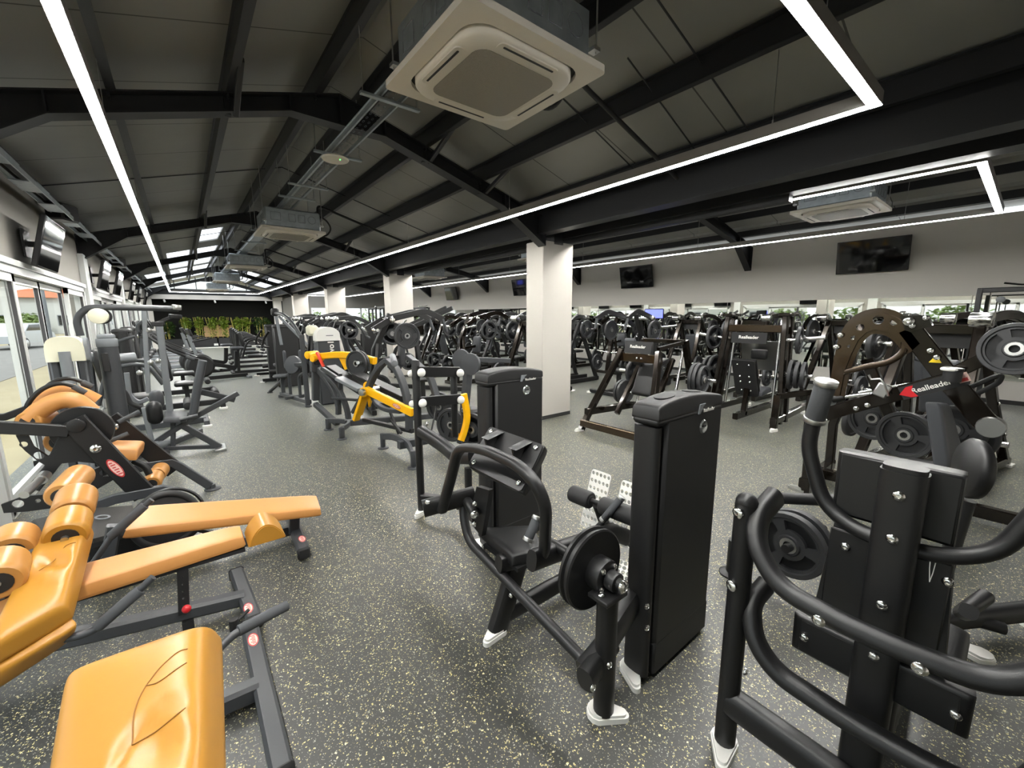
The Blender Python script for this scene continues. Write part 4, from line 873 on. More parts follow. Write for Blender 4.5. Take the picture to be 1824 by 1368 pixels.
# cable run and speakers along the left eaves
t = T('eaves_cable_ladder', 'galvanised cable ladder running along the left wall under the eaves', 'cable tray', (-1.12, 5, 3.0))
mb = MB(); mb.box((-1.18, 13, 3.06), (.012, 30, .05)).box((-1.0, 13, 3.0), (.012, 30, .05)); each(t, 'side_rail', mb, 'galv')
mb = MB()
for i in range(26): mb.box((-1.09, -1 + i * 1.1, 3.03), (.2, .5, .01))
each(t, 'rung', mb, 'galv')
for k, y in enumerate((8.3, 14.6, 20.5)):
    t = T('wall_speaker', 'black loudspeaker bracketed under the left eaves, ' + ORD[k] + ' from the camera', 'loudspeaker', (-1.1, y, 2.95), R(-25), 'eaves loudspeakers', local=True)
    t.part('cabinet', MB().box((0, 0, .12), (.2, .3, .22), ch=.02), 'tvbody'); t.part('grille', MB().box((.102, 0, .12), (.006, .26, .18), ch=.002), 'rubber'); t.part('bracket', MB().bar([(-.2, 0, .24), (0, 0, .24), (0, 0, .2)], .03, .03), 'roofsteel')
def tv(x, y, z, face, label, group, tilt=14, w=1.22, h=.70):
    """screen looking along face*X, leaning down"""
    t = T('television', label, 'television', (x, y, z), 0, group, local=True); rt = roty(R(tilt) * face)
    t.part('housing', MB().box((0, 0, 0), (.05, w, h), rt, ch=.008), 'tvbody'); f_ = rt @ V((face, 0, 0))
    t.part('screen', MB().box(f_ * .0255, (.003, w - .02, h - .03), rt), 'tv')
    t.part('wall_bracket', MB().bar([tuple(f_ * -.03), (-face * .17, 0, 0)], .06, .06, (0, 0, 1)).box((-face * .175, 0, 0), (.02, .3, .3)), 'roofsteel'); return t
for k, y in enumerate((7.2, 11.6, 14.0, 17.6, 20.4, 24.0)): tv(-1.1, y, 2.50, 1, 'black television tilted out over the left windows, ' + ORD[k] + ' from the camera', 'televisions over the left windows', 14, .95, .56)
for k, y in enumerate((2.36, 8.3, 14.15, 20.2)): tv(11.80, y, 2.93, -1, 'black television tilted down above the mirrors, ' + ['rightmost and largest', 'second from the right', 'third from the right, partly behind the near column', 'fourth from the right'][k], 'televisions above the mirrors', 11)

# =====================================================  FAR END: planters and bamboo  =====================================================
def rnd(a, b): return random.uniform(a, b)
def leafcloud(mb, c, rad, n, s, droop=.3):
    for _ in range(n):
        p = V((rnd(-1, 1), rnd(-1, 1), rnd(-1, 1)))
        while p.length > 1: p = V((rnd(-1, 1), rnd(-1, 1), rnd(-1, 1)))
        p = V((c[0] + p.x * rad[0], c[1] + p.y * rad[1], c[2] + p.z * rad[2])); d = unit((rnd(-1, 1), rnd(-1, 1), rnd(-.8, .3) - droop)); w = unit(d.cross(V((rnd(-1, 1), rnd(-1, 1), 1)))) * s * .22; l = s * rnd(.7, 1.3)
        mb.add([p, p + d * l * .5 + w, p + d * l, p + d * l * .5 - w], [(0, 1, 2, 3)])
ph = [(-.55, .9, 'leaf2'), (.2, 1.2, 'leaf'), (.78, 1.2, 'leaf'), (1.42, 1.2, 'leaf'), (1.98, 1.2, 'leaf'), (2.66, 1.18, 'leaf'), (3.08, 1.18, 'leaf'), (3.72, 1.2, 'leaf2'), (4.16, 1.15, 'leaf2')]
pn = ['at the far left end', 'left of its first pair', 'right of its first pair', 'before the left half of the timber panel', 'before the right half of the timber panel', 'just right of the timber panel', 'second right of the timber panel', 'dark one near the right end', 'dark one at the right end by the frame']
for k, (x, h, lf) in enumerate(ph):
    t = T('bamboo_plant', 'green bamboo in the far planter row, ' + pn[k], 'plant', (x, 30.0, .5), 0, 'bamboo at the far end', local=True)
    for _ in range(5): a, b = rnd(-.22, .22), rnd(-.1, .1); t.part('cane', MB().tube([(a, b, 0), (a * 1.2, b, h * .6), (a * 1.5 + rnd(-.08, .08), b, h)], .012, 6), 'cane')
    mb = MB(); leafcloud(mb, (0, 0, h * .76), (.24, .2, .36), 300, .16); leafcloud(mb, (0, 0, h * .3), (.2, .15, .3), 50, .13); t.part('foliage', mb, lf)
for k in range(4):
    x = -.55 + 1.42 * k; t = T('planter_box', 'long black planter box under the bamboo at the far end, ' + ['leftmost', 'second from left', 'third from left', 'rightmost'][k], 'planter', (x, 30.0, 0), 0, 'planter boxes', local=True)
    t.part('box', MB().box((0, 0, .24), (1.36, .42, .48), ch=.01), 'panel'); t.part('soil', MB().box((0, 0, .49), (1.28, .34, .02)), 'rubber'); t.part('white_tag', MB().box((.6, -.214, .12), (.2, .006, .12)), 'white')
t = T('timber_panel', 'pale timber board panel standing behind the bamboo', 'panel', (1.75, 30.3, .5)); mb = MB()
for i in range(5): mb.box((1.72, 30.32, .62 + .135 * i), (1.46, .03, .13), ch=.004)
t.part('boards', mb, 'timber'); t.part('frame', MB().box((1.05, 30.35, .6), (.05, .03, 1.2)).box((2.4, 30.35, .6), (.05, .03, 1.2)), 'timber')
for k, x in enumerate((-.6, 1.6, 4.1)):
    t = T('spotlight', 'small white spotlight under the far portal beam, ' + ['left', 'middle', 'right'][k] + ' one', 'light', (x, 29.0, 2.66), 0, 'portal spotlights', local=True); t.part('head', MB().cyl((0, 0, -.02), (.03, -.04, -.16), .045, 14, .008), 'white'); t.part('stem', MB().cyl((0, 0, .0), (0, 0, -.04), .015, 8), 'white')

# =====================================================  OUTSIDE THE WINDOWS  =====================================================
M['sand'] = mat('pale_sandy_ground', (170, 160, 134), .9, spec=.1, vary=.12, vscale=.6); M['asphalt'] = mat('light_asphalt', (140, 138, 134), .9, vary=.1, vscale=2)
M['render'] = mat('white_house_render', (205, 206, 202), .8, vary=.03); M['tile'] = mat('orange_roof_tiles', (196, 112, 70), .7, vary=.15, vscale=2); M['hedge'] = mat('light_green_hedge', (120, 140, 80), .7, vary=.4, vscale=2); M['carpaint'] = mat('silver_car_paint', (200, 206, 212), .25, metal=.3, coat=.6); M['yboard'] = mat('yellow_painted_board', (226, 204, 120), .6)
struct(MB().box((-41.6, 25, -.16), (80, 150, .2)).build('ground', 'sand')); struct(MB().box((-6.6, 25, -.055), (5, 150, .012)).build('road', 'asphalt'))
struct(MB().box((40, 75, -.16), (80, 80, .2)).build('ground', 'sand'))
def house(x, y, w, d, h, label, rot=0):
    t = T('house', label, 'house', (x, y, -.05), rot, 'houses outside', local=True); t.part('walls', MB().box((0, 0, h / 2), (w, d, h)), 'render'); e = .5; rh = 1.45
    t.part('roof', MB().add([(-w / 2 - e, -d / 2 - e, h), (w / 2 + e, -d / 2 - e, h), (w / 2 + e, d / 2 + e, h), (-w / 2 - e, d / 2 + e, h), (0, -d / 4, h + rh), (0, d / 4, h + rh)], [(3, 2, 1, 0), (0, 1, 4), (1, 2, 5, 4), (2, 3, 5), (3, 0, 4, 5)]), 'tile')
    for z in (1.5, 4.3):
        for i in range(4):
            if z < h - .8: wd = t.part('window', MB().box((w / 2 + .02, -d / 2 + d * (i + .5) / 4, z), (.08, 1.0, 1.2)), 'lgrey'); t.part('pane', MB().box((w / 2 + .065, -d / 2 + d * (i + .5) / 4, z), (.01, .84, 1.04)), 'tv', wd)
            if z < h - .8: wd = t.part('window', MB().box((-w / 2 + w * (i + .5) / 4, -d / 2 - .02, z), (.9, .08, 1.2)), 'lgrey'); t.part('pane', MB().box((-w / 2 + w * (i + .5) / 4, -d / 2 - .065, z), (.76, .01, 1.04)), 'tv', wd)
    return t
house(-11.6, 74, 9, 10, 4.0, 'white two-storey house with orange tiled roof seen through the left windows'); house(-22, 60, 10, 12, 5.4, 'pale house with orange roof set further left outside', R(20)); house(-26, 22, 10, 12, 5.4, 'white house with orange roof facing the window bays across the yard')
t = T('parked_car', 'silver car parked on the road outside the first window bay', 'car', (-7.6, 37, -.05), R(80), local=True)
prof = [(-2.1, .35), (-2.15, .75), (-1.9, .95), (-1.25, 1.02), (-.75, 1.42), (.45, 1.46), (1.15, 1.02), (1.95, .88), (2.15, .6), (2.1, .35)]
t.part('body', MB().plate((0, 0, 0), X_, Z_, [(a, b) for a, b in prof], 1.66).plate((0, 0, 0), X_, Z_, [(a * .985, min(b, .93) * .98 + .01) for a, b in prof if b < 1.1], 1.74), 'carpaint'); gl = MB()
for s in (-1, 1): gl.plate((0, s * .835, 0), X_, Z_, [(-1.1, 1.04), (-.68, 1.36), (.4, 1.39), (.98, 1.04)], .02)
t.part('side_window', gl, 'tv')
for a in (-1.35, 1.35):
    for s in (-1, 1): w = t.part('wheel', MB().lathe((a, s * .7, .33), Y_ * s, [(.0001, .0), (.33, 0), (.33, .16), (.24, .19), (.0001, .19)], 20), 'rubber'); t.part('rim', MB().lathe((a, s * .89, .33), Y_ * s, [(.2, 0), (.18, .01), (.0001, .012)], 16), 'steel', w)
t = T('utility_pole', 'slim grey utility pole standing outside beyond the road', 'pole', (-5.6, 33, -.05)); t.part('pole', MB().cyl((-5.6, 33, -.05), (-5.6, 33, 8), .075, 10), 'lgrey'); t.part('crossarm', MB().box((-5.6, 33, 7.2), (1.8, .1, .1)), 'lgrey')
t = T('yellow_board', 'yellow board leaning outside by the first window bay', 'board', (-2.6, 9.5, -.06)); t.part('board', MB().box((-2.6, 9.6, .45), (.04, 1.2, 1.0), roty(R(-18))), 'yboard'); t.part('prop', MB().bar([(-2.9, 9.6, -.05), (-2.5, 9.6, .8)], .05, .05), 'timber')
for k in range(19):
    y = -6 + 4.6 * k + rnd(-.4, .4); h = rnd(.8, 1.35); x = -12.5 - rnd(0, 1.5)
    t = T('shrub', 'pale green leafy shrub in the hedge line outside the left windows', 'shrub', (x, y, -.05), 0, 'hedge shrubs outside', local=True); mb = MB(); leafcloud(mb, (0, 0, h * .9), (1.3, 1.8, h * .95), 520, .5, 0); t.part('foliage', mb, 'hedge'); t.part('stem', MB().cyl((0, 0, 0), (0, 0, h), .1, 8), 'cane')
for k in range(6):
    t = T('shrub', 'bright green shrub outside the end windows of the right hall', 'shrub', (6.5 + 1.9 * k, 35 + rnd(-1, 1), -.05), 0, 'shrubs beyond the end wall', local=True); mb = MB(); leafcloud(mb, (0, 0, 1.2), (1.0, 1.0, 1.1), 260, .4, 0); t.part('foliage', mb, 'hedge'); t.part('stem', MB().cyl((0, 0, 0), (0, 0, 1), .08, 8), 'cane')
# =====================================================  MIDDLE DISTANCE MACHINES  =====================================================
def Vp(px, py, a, b):
    """point of the upright plane through floor points a and b"""
    n_ = V((b[1] - a[1], a[0] - b[0], 0)); d = _ray(px, py); return V((0, 0, H)) + d * (n_.dot(V((a[0], a[1], 0))) / n_.dot(d))
# ---- plate loaded machine just behind the press: round feet, arc bar, oval pad ----
t = T('shrug_machine', 'black plate-loaded machine with arc foot bar and oval pad, between press and bronze machine', 'gym machine', (2.9, .6, 0))
disc_shoe(t, 2.65, 1.03, 'black', .075); t.part('foot_post', MB().cyl((2.65, 1.03, .02), (2.65, 1.03, .24), .035, 16, .006), 'black')
t.part('arc_bar', MB().bar(smooth([(2.65, 1.03, .2), (2.74, .98, .22), (2.80, .86, .27), (2.82, .7, .34), (2.84, .5, .38)], 5), .03, .08), 'grey')
t.part('plate_spindle', MB().cyl((2.55, .72, .36), (3.0, .66, .36), .024, 16), 'black')
t.part('lever_arm', MB().oval([(2.84, .9, .52), (2.88, .6, .60), (2.95, .2, .58)], .05, .07), 'black')
t.part('main_beam', MB().oval([(2.86, .5, .1), (2.9, .1, .12), (3.4, -.2, .12)], .08, .1), 'black'); t.part('pad_post', MB().oval([(2.95, .15, .1), (3.0, .1, .75)], .07, .08, (1, 0, 0)), 'black')
pd = MB(); pd.lathe((2.98, .10, .92), V((-.45, 1, .05)), [(.0001, -.035), (.12, -.035), (.145, -.02), (.15, .01), (.13, .03), (.0001, .04)], 28); t.part('chest_pad', pd, 'vinyl', ang=60)
t.part('cross_bar', MB().cyl((2.9, .42, .12), (3.1, -.1, .1), .03, 12), 'black'); t.part('rear_lever', MB().oval([(2.88, -.02, .34), (2.7, .04, .3), (2.5, .02, .42)], .06, .06), 'black')
for k, x in enumerate((2.62, 2.70)): weight_plate((x, .72 - k * .01, .36), V((-1, .13, 0)), .19, .045, 'spoked black weight plate on the low spindle behind the press machine, ' + ('outer one' if k == 0 else 'inner one'), 'plates on the low spindle')
shoe(t, 3.45, -.2, 0); shoe(t, 2.9, -.02, R(90))
# ---- bronze lever machine on the right ----
PX = 4.5
def bz(px, py, x=PX): return Xp(px, py, x)
t = T('lever_press_machine', 'bronze lever machine with holed loop arm and red-flag maker name bar, at right', 'gym machine', (4.6, .6, 0))
for x in (4.5, 5.2):
    a = t.part('front_leg', MB().bar([Xp(1425, 885, 4.34) + V((x - 4.34, 0, 0)), V((x, 1.17, .55)), V((x + .0, 1.08, .98))], .07, .09, (1, 0, 0)), 'bronze'); shoe(t, x, 1.2, R(90), 'steel')
t.part('base_beam', MB().bar([(4.45, 1.17, .1), (5.3, 1.17, .1)], .08, .1), 'bronze'); t.part('base_beam', MB().bar([(4.9, 1.17, .1), (4.9, -.7, .1)], .08, .1), 'bronze')
lb = t.part('name_bar', MB().bar([bz(1458, 742), bz(1560, 712), bz(1722, 668)], .06, .115, (0, 0, 1)), 'bronze')
fx = PX - .034; c0 = bz(1642, 692); cdir = unit(bz(1700, 677) - bz(1600, 702)); cup = unit(Z_ - cdir * cdir.z)
t.part('name_band', MB().plate(bz(1662, 687) - X_ * .032, cdir, cup, [(-.19, -.052), (.19, -.052), (.19, .052), (-.19, .052)], .004), 'panel', lb)
t.part('flag_mark', MB().plate(bz(1618, 699) - X_ * .036, cdir, cup, [(-.05, .0), (.005, .045), (.05, .045), (.03, .01), (.05, -.045), (.01, -.04)], .003), 'red', lb)
lettering('Realleader', .055, bz(1660, 688) - X_ * .036, cdir, cup, 'lettering', 'decalw', lb, t.off, .001, .0008)
t.part('instruction_label', MB().plate(bz(1717, 672) - X_ * .036, cdir, cup, [(-.03, -.035), (.03, -.035), (.03, .035), (-.03, .035)], .003), 'decalp', lb); t.part('label_band', MB().plate(bz(1717, 676) - X_ * .039, cdir, cup, [(-.026, -.012), (.026, -.012), (.026, .012), (-.026, .012)], .002), 'decalr', lb)
each(t, 'bolt', MB().bolt(bz(1527, 727) - X_ * .03, -X_, .02).bolt(bz(1547, 721) - X_ * .03, -X_, .02), 'chrome', lb)
# loop arm: outer band with holes, return tube
def p2(px, py, x=PX): p = bz(px, py, x); return (-p.y, p.z)
outer = [(1484, 705), (1493, 650), (1503, 605), (1520, 575), (1545, 560), (1575, 557), (1600, 566), (1618, 584), (1640, 612)]
inner = [(1622, 628), (1603, 605), (1585, 592), (1562, 587), (1545, 592), (1530, 606), (1517, 632), (1506, 660), (1497, 705)]
holes = [(1594, 574, .026), (1566, 570, .036), (1534, 583, .028), (1522, 602, .02), (1514, 617, .013)]
for x in (4.5,):
    lp = t.part('loop_arm', MB().plate((x, 0, 0), -Y_, Z_, [p2(*p) for p in outer + inner], .05, [circ(*p2(a, b), r, 14) for a, b, r in holes]), 'bronze2')
    t.part('loop_rim', MB().sweep(smooth([bz(*p) for p in outer], 4), [(-.035, -.006), (.035, -.006), (.035, .006), (-.035, .006)], X_).sweep(smooth([bz(*p) for p in inner], 4), [(-.035, -.006), (.035, -.006), (.035, .006), (-.035, .006)], X_), 'bronze2', lp)
    t.part('loop_return', MB().oval(smooth([bz(1500, 664), bz(1545, 653), bz(1583, 645), bz(1608, 628), bz(1613, 605)], 5), .05, .05), 'bronze2', lp)
each(t, 'bolt', MB().bolt(bz(1499, 597) - X_ * .03, -X_, .022).bolt(bz(1492, 618) - X_ * .03, -X_, .022).bolt(bz(1622, 572) - X_ * .06, -X_, .035).bolt(bz(1628, 580) - X_ * .06, -X_, .02).bolt(bz(1652, 566) - X_ * .06, -X_, .02).bolt(bz(1660, 624) - X_ * .06, -X_, .02).bolt(bz(1671, 636) - X_ * .06, -X_, .02), 'chrome', lp)
t.part('pivot_head', MB().plate((PX, 0, 0), -Y_, Z_, [p2(*p) for p in ((1605, 562), (1655, 562), (1662, 580), (1625, 592), (1614, 588))], .09), 'bronze')
for x, m in ((4.5, 'bronze'), (5.15, 'bronze')):
    t.part('swing_arm', MB().bar([bz(1620, 585, x), bz(1690, 675, x), bz(1748, 745, x), bz(1765, 762, x)], .05, .14, (0, 1, 1)), m)
    t.part('arm_stop', MB().lathe(bz(1765, 760, x) + V((-.05, 0, 0)), X_, [(.0001, 0), (.07, 0), (.075, .01), (.075, .09), (.07, .1), (.0001, .1)], 20), 'steel')
    t.part('weight_horn', MB().bar([bz(1692, 668, x), bz(1824, 606, x)], .05, .09), m)
cup_ = t.part('cup_holder', MB().lathe(bz(1697, 668, 4.38), Z_, [(.05, -.05), (.052, .03), (.058, .035), (.056, .05), (.044, .05), (.042, -.04), (.0001, -.04)], 22), 'rubber'); t.part('cup_rim', MB().ring(bz(1696, 658, 4.38), Z_, .05, .012, 24, 8), 'white', cup_)
t.part('warning_label', MB().plate(bz(1668, 640) - X_ * .03, -Y_, Z_, [(-.035, -.025), (.035, -.025), (.0, .035)], .003), 'warn')
t.part('guide_rod', MB().cyl(bz(1500, 708, 4.75), bz(1640, 690, 4.75), .014, 10).cyl(bz(1530, 700, 4.9), bz(1668, 676, 4.9), .014, 10), 'chrome')
t.part('rod_sleeve', MB().cyl(bz(1483, 712, 4.75), bz(1505, 708, 4.75), .03, 12, .006), 'rubber')
t.part('spring_bracket', MB().tube([bz(1548, 668, 4.4), bz(1552, 676, 4.4), bz(1568, 675, 4.4), bz(1576, 684, 4.4), bz(1582, 706, 4.4)], .008, 8).box(bz(1572, 695, 4.42), (.04, .09, .11), rotx(R(20)), ch=.01), 'steel')
for x in (4.8, 5.1): t.part('rear_upright', MB().bar([bz(1545, 640, x), bz(1610, 800, x)], .09, .09, (1, 0, 0)), 'bronze')
cu = MB(); cushion(cu, bz(1668, 835, 4.0), bz(1703, 835, 4.25), bz(1672, 718, 4.25), bz(1652, 716, 4.0), .07); t.part('back_pad', cu, 'gvinyl', ang=60)
cu = MB(); cushion(cu, (4.1, .5, .45), (4.1, .1, .45), (4.5, .1, .48), (4.5, .5, .48), .07); t.part('seat', cu, 'vinyl', ang=60); t.part('seat_post', MB().bar([(4.3, .3, .1), (4.3, .3, .44)], .08, .08, (1, 0, 0)), 'bronze')
t.part('grip_loop', MB().oval([bz(1705, 700, 4.7), bz(1770, 672, 4.7), bz(1785, 668, 4.7), bz(1780, 682, 4.7), bz(1740, 702, 4.7)], .03, .035, rad=.05), 'rubber')
shoe(t, 4.9, -.72, R(-90), 'steel')
for k, x in enumerate((4.36, 4.41)): weight_plate(bz(1808, 622, x), V((-1, .1, .1)), .175, .04, 'spoked black weight plate on the bronze machine at right edge, ' + ('front' if k == 0 else 'behind'), 'plates on the bronze machine')
for k, (px, py, x) in enumerate(((1555, 745, 4.9), (1612, 775, 4.7), (1700, 765, 4.9), (1720, 775, 4.95))): weight_plate(bz(px, py, x), V((-1, .25, 0)), .2, .04, ['black weight plate low behind the bronze name bar, leftmost', 'black weight plate behind the press head pad', 'black weight plate right of the grey back pad, inner', 'black weight plate right of the grey back pad, outer'][k], 'low plates of the bronze machine')
# ---- hack squat by the near column ----
t = T('hack_squat_machine', 'dark bronze hack squat frame with name board and silver footplate, right of the near column', 'gym machine', (4.5, 3.42, 0)); O = V((4.47, 3.42, 0))
def L(x, y, z): return O + V((x, y, z))
for s in (1, -1):
    t.part('front_leg', MB().bar([L(0, .56 * s, .02), L(.12, .52 * s, .26), L(.56, .30 * s, 1.18)], .075, .09, (1, 0, 0)), 'bronze'); shoe(t, 4.45, 3.42 + .57 * s, R(180))
    t.part('base_beam', MB().bar([L(.06, .53 * s, .28), L(1.0, .40 * s, .28), L(1.9, .40 * s, .10)], .07, .10), 'bronze')
    t.part('guide_rail', MB().bar([L(.45, .27 * s, .24), L(1.02, .24 * s, 1.05)], .07, .07, (1, 0, 0)), 'bronze'); t.part('guide_rod', MB().cyl(L(.98, .30 * s, .3), L(1.25, .28 * s, 1.3), .022, 12), 'chrome')
    t.part('rear_upright', MB().bar([L(1.7, .4 * s, .02), L(1.35, .36 * s, .7), L(1.15, .34 * s, 1.32)], .08, .08, (1, 0, 0)), 'bronze'); shoe(t, 6.2, 3.42 + .4 * s, 0)
    h = t.part('weight_horn', MB().cyl(L(1.2, .36 * s, .78), L(1.2, .80 * s, .78), .025, 12), 'chrome'); t.part('storage_peg', MB().cyl(L(.95, .36 * s, .48), L(.95, .72 * s, .48), .025, 12), 'chrome')
t.part('front_beam', MB().bar([L(.0, .56, .12), L(.0, -.56, .12)], .06, .10), 'bronze2'); tb = t.part('top_beam', MB().bar([L(.56, .34, 1.08), L(.56, -.34, 1.08)], .07, .12), 'bronze2'); each(t, 'bolt', MB().bolt(L(.52, .02, 1.08), -X_, .014).bolt(L(.52, -.05, 1.08), -X_, .014), 'chrome', tb)
bd = t.part('name_board', MB().plate(L(.56, .03, 1.23), -Y_, unit((.2, 0, 1)), rrect(-.22, -.085, .22, .085, .01), .02), 'panel'); lettering('Realleader', .06, L(.545, .03, 1.24), -Y_, unit((.2, 0, 1)), 'lettering', 'decalw', bd, t.off, .001, .001)
t.part('top_bar', MB().bar([L(.62, -.25, 1.22), L(1.2, -.34, 1.30)], .05, .05).bar([L(1.15, .34, 1.30), L(1.15, -.34, 1.30)], .06, .06), 'bronze')
t.part('footplate', MB().plate(L(1.3, .05, .32), V((0, -1, 0)), unit((1, 0, .12)), rrect(-.33, -.25, .33, .25, .03), .02), 'steel')
cu = MB(); cushion(cu, L(.66, .16, .52), L(.66, -.16, .52), L(.86, -.16, .98), L(.86, .16, .98), .06); t.part('back_pad', cu, 'vinyl', ang=60)
for s in (1, -1): cu = MB(); cushion(cu, L(.74, .16 * s + .06, .96), L(.74, .16 * s - .06, .96), L(.98, .16 * s - .06, 1.02), L(.98, .16 * s + .06, 1.02), .06); t.part('shoulder_pad', cu, 'vinyl', ang=60)
t.part('calf_roller', MB().cyl(L(.42, -.5, .30), L(.42, -.85, .28), .06, 16, .01), 'rubber')
for k, (x, y, z) in enumerate(((1.2, -.50, .78), (1.2, -.56, .78), (1.2, -.62, .78), (.95, -.5, .48), (1.2, .5, .78), (.95, .5, .48), (.95, .56, .48))): weight_plate(L(x, y, z), V((.1, -1 if y < 0 else 1, 0)), (.23, .23, .2, .17, .22, .19, .19)[k], .045, ['innermost', 'middle', 'outermost', 'small low', 'upper far-side', 'lower far-side inner', 'lower far-side outer'][k] + ' black weight plate on the hack squat frame', 'plates on the hack squat')
# ---- leg press with tall twin uprights ----
t = T('leg_press_machine', 'tall dark bronze press with twin uprights and bolted black seat back before the mirrors', 'gym machine', (7, 2.75, 0)); O = V((6.9, 2.72, 0))
for s, w in ((1, .40), (-1, -.42)):
    for dx in (0, .22): t.part('upright', MB().bar([L(-.05 + dx + (.0), w * 1.25, .06), L(.12 + dx, w, 1.66)], .07, .09, (1, 0, 0)), 'bronze')
    t.part('upright_cap', MB().box(L(.22, w, 1.68), (.36, .16, .05), ch=.01), 'bronze'); t.part('guide_rod', MB().cyl(L(.1, w * .86, .25), L(.24, w * .8, 1.6), .022, 12), 'chrome')
    t.part('base_beam', MB().bar([L(-.3, w * 1.25, .14), L(1.3, w * 1.1, .14)], .08, .1), 'bronze'); shoe(t, 6.6, 2.72 + w * 1.3, R(180)); shoe(t, 8.2, 2.72 + w * 1.1, 0)
    t.part('front_post', MB().bar([L(-.25, w * 1.25, .02), L(-.2, w * 1.25, .52)], .09, .07, (1, 0, 0)), 'bronze'); t.part('storage_rail', MB().bar([L(-.2, w * 1.25, .50), L(.1, w * 2.0, .58)], .07, .08), 'bronze'); t.part('storage_leg', MB().bar([L(.1, w * 2.0, .02), L(.1, w * 2.0, .6)], .07, .07, (1, 0, 0)), 'bronze')
    t.part('weight_horn', MB().cyl(L(.15, w * 1.1, 1.30), L(.15, w * 2.2, 1.36), .025, 12), 'chrome'); t.part('lower_peg', MB().cyl(L(.1, w * 1.2, .8), L(.1, w * 2.0, .8), .025, 12), 'chrome')
tb = t.part('cross_beam', MB().bar([L(.12, .44, 1.47), L(.12, -.44, 1.47)], .07, .11), 'bronze2'); bd = t.part('name_board', MB().plate(L(.10, .06, 1.32), -Y_, Z_, rrect(-.26, -.085, .26, .085, .01), .02), 'panel'); lettering('Realleader', .07, L(.085, .06, 1.33), -Y_, Z_, 'lettering', 'decalw', bd, t.off, .001, .001)
t.part('sled_plate', MB().plate(L(.5, 0, 1.02), -Y_, unit((-.3, 0, 1)), rrect(-.3, -.25, .3, .25, .02), .02), 'steel')
P0 = [L(-.12, .2, .98), L(-.12, -.14, .98), L(.1, -.16, .40), L(.1, .18, .40)]; nr = unit((P0[1] - P0[0]).cross(P0[3] - P0[0]))
sb = t.part('seat_back_plate', MB().plate(sum(P0, V((0, 0, 0))) / 4, unit(P0[1] - P0[0]), unit(P0[0] - P0[3]), rrect(-.17, -.31, .17, .31, .03), .02), 'panel')
b = MB()
for u, v in ((.25, .12), (.75, .12), (.3, .45), (.7, .45), (.3, .6), (.7, .6), (.3, .85), (.7, .85)): b.bolt(P0[0].lerp(P0[1], u).lerp(P0[3].lerp(P0[2], u), v) - X_ * .012, -X_, .014)
each(t, 'bolt', b, 'chrome', sb)
cu = MB(); s_ = V((.07, 0, .02)); cushion(cu, P0[3] + s_, P0[2] + s_, P0[1] + s_, P0[0] + s_, .06) if nr.x > 0 else cushion(cu, P0[2] + s_, P0[3] + s_, P0[0] + s_, P0[1] + s_, .06); t.part('back_pad', cu, 'vinyl', ang=60)
cu = MB(); cushion(cu, L(.12, .2, .42), L(.12, -.2, .42), L(.5, -.2, .46), L(.5, .2, .46), .07); t.part('seat', cu, 'gvinyl', ang=60); t.part('seat_frame', MB().bar([L(.0, 0, .1), L(.05, 0, .5), L(.3, 0, .4)], .08, .08), 'bronze'); t.part('head_pad', MB().pad(L(.35, -.02, 1.05), (.08, .24, .16), .03), 'vinyl'); t.part('spine_beam', MB().bar([L(-.3, 0, .12), L(1.3, 0, .12)], .08, .1), 'bronze')
for k, (y, z, r) in enumerate(((-.62, 1.31, .2), (-.56, .8, .22), (-.64, .8, .2), (-.72, .8, .2), (.62, 1.31, .2), (.56, .8, .22), (.66, .8, .2))): weight_plate(L(.13, y, z), V((.15, -1 if y < 0 else 1, 0)), r, .045, ['right upper', 'right lower inner', 'right lower middle', 'right lower outer', 'left upper', 'left lower inner', 'left lower outer'][k] + ' black weight plate on the tall press before the mirrors', 'plates on the tall press')

# ---- yellow lever machines ----
a_, b_ = (1.62, 7.0), (2.5, 5.4)
def q(px, py, off=0): p = Vp(px, py, a_, b_); return p + V((.88, .45, 0)).normalized() * off
t = T('t_bar_row_machine', 'grey lever row machine with long curved yellow arm and red latch by the aisle', 'gym machine', (1.9, 6.3, 0))
for P, o in (([(603, 738), (602, 720), (593, 695), (580, 675), (560, 652)], 0), ([(622, 758), (618, 730), (607, 700), (593, 680), (566, 656)], 0)): t.part('curved_leg', MB().bar(smooth([q(*p, o) for p in P], 5), .06, .08, (.88, .45, 0)), 'grey')
for (x, y), P in (((1.57, 6.42), (588, 745)), ((1.58, 5.78), (612, 762))): disc_shoe(t, x, y); t.part('foot_post', MB().cyl((x, y, .02), (x, y, .17), .04, 14, .008), 'grey')
t.part('foot_bar', MB().bar(smooth([(1.57, 6.42, .14), (1.72, 6.2, .15), (1.75, 6.0, .15), (1.58, 5.78, .14)], 4), .04, .07), 'grey'); t.part('base_beam', MB().bar([(1.72, 6.1, .14), (3.2, 5.7, .12)], .08, .09), 'grey')
t.part('head_column', MB().bar([q(562, 712), q(562, 640)], .13, .10, (1, 0, 0)).box(q(562, 652, -.03), (.10, .14, .18), ch=.01), 'grey'); t.part('column_foot', MB().bar([q(562, 720), (1.75, 6.6, .02)], .08, .08, (1, 0, 0)), 'grey')
ya = t.part('yellow_arm', MB().bar(smooth([q(556, 636), q(575, 634), q(605, 632), q(635, 635), q(668, 643)], 4), .09, .10), 'yellow'); t.part('arm_clevis', MB().cyl(q(556, 632, -.1), q(556, 632, .1), .06, 16, .008).cyl(q(565, 638, -.1), q(565, 638, .1), .055, 16, .008), 'yellow', ya)
t.part('arm_lug', MB().plate(q(618, 645), unit(q(640, 645) - q(600, 645)), Z_, [(-.14, .06), (.12, .06), (.02, -.1), (-.04, -.12)], .03), 'yellow', ya)
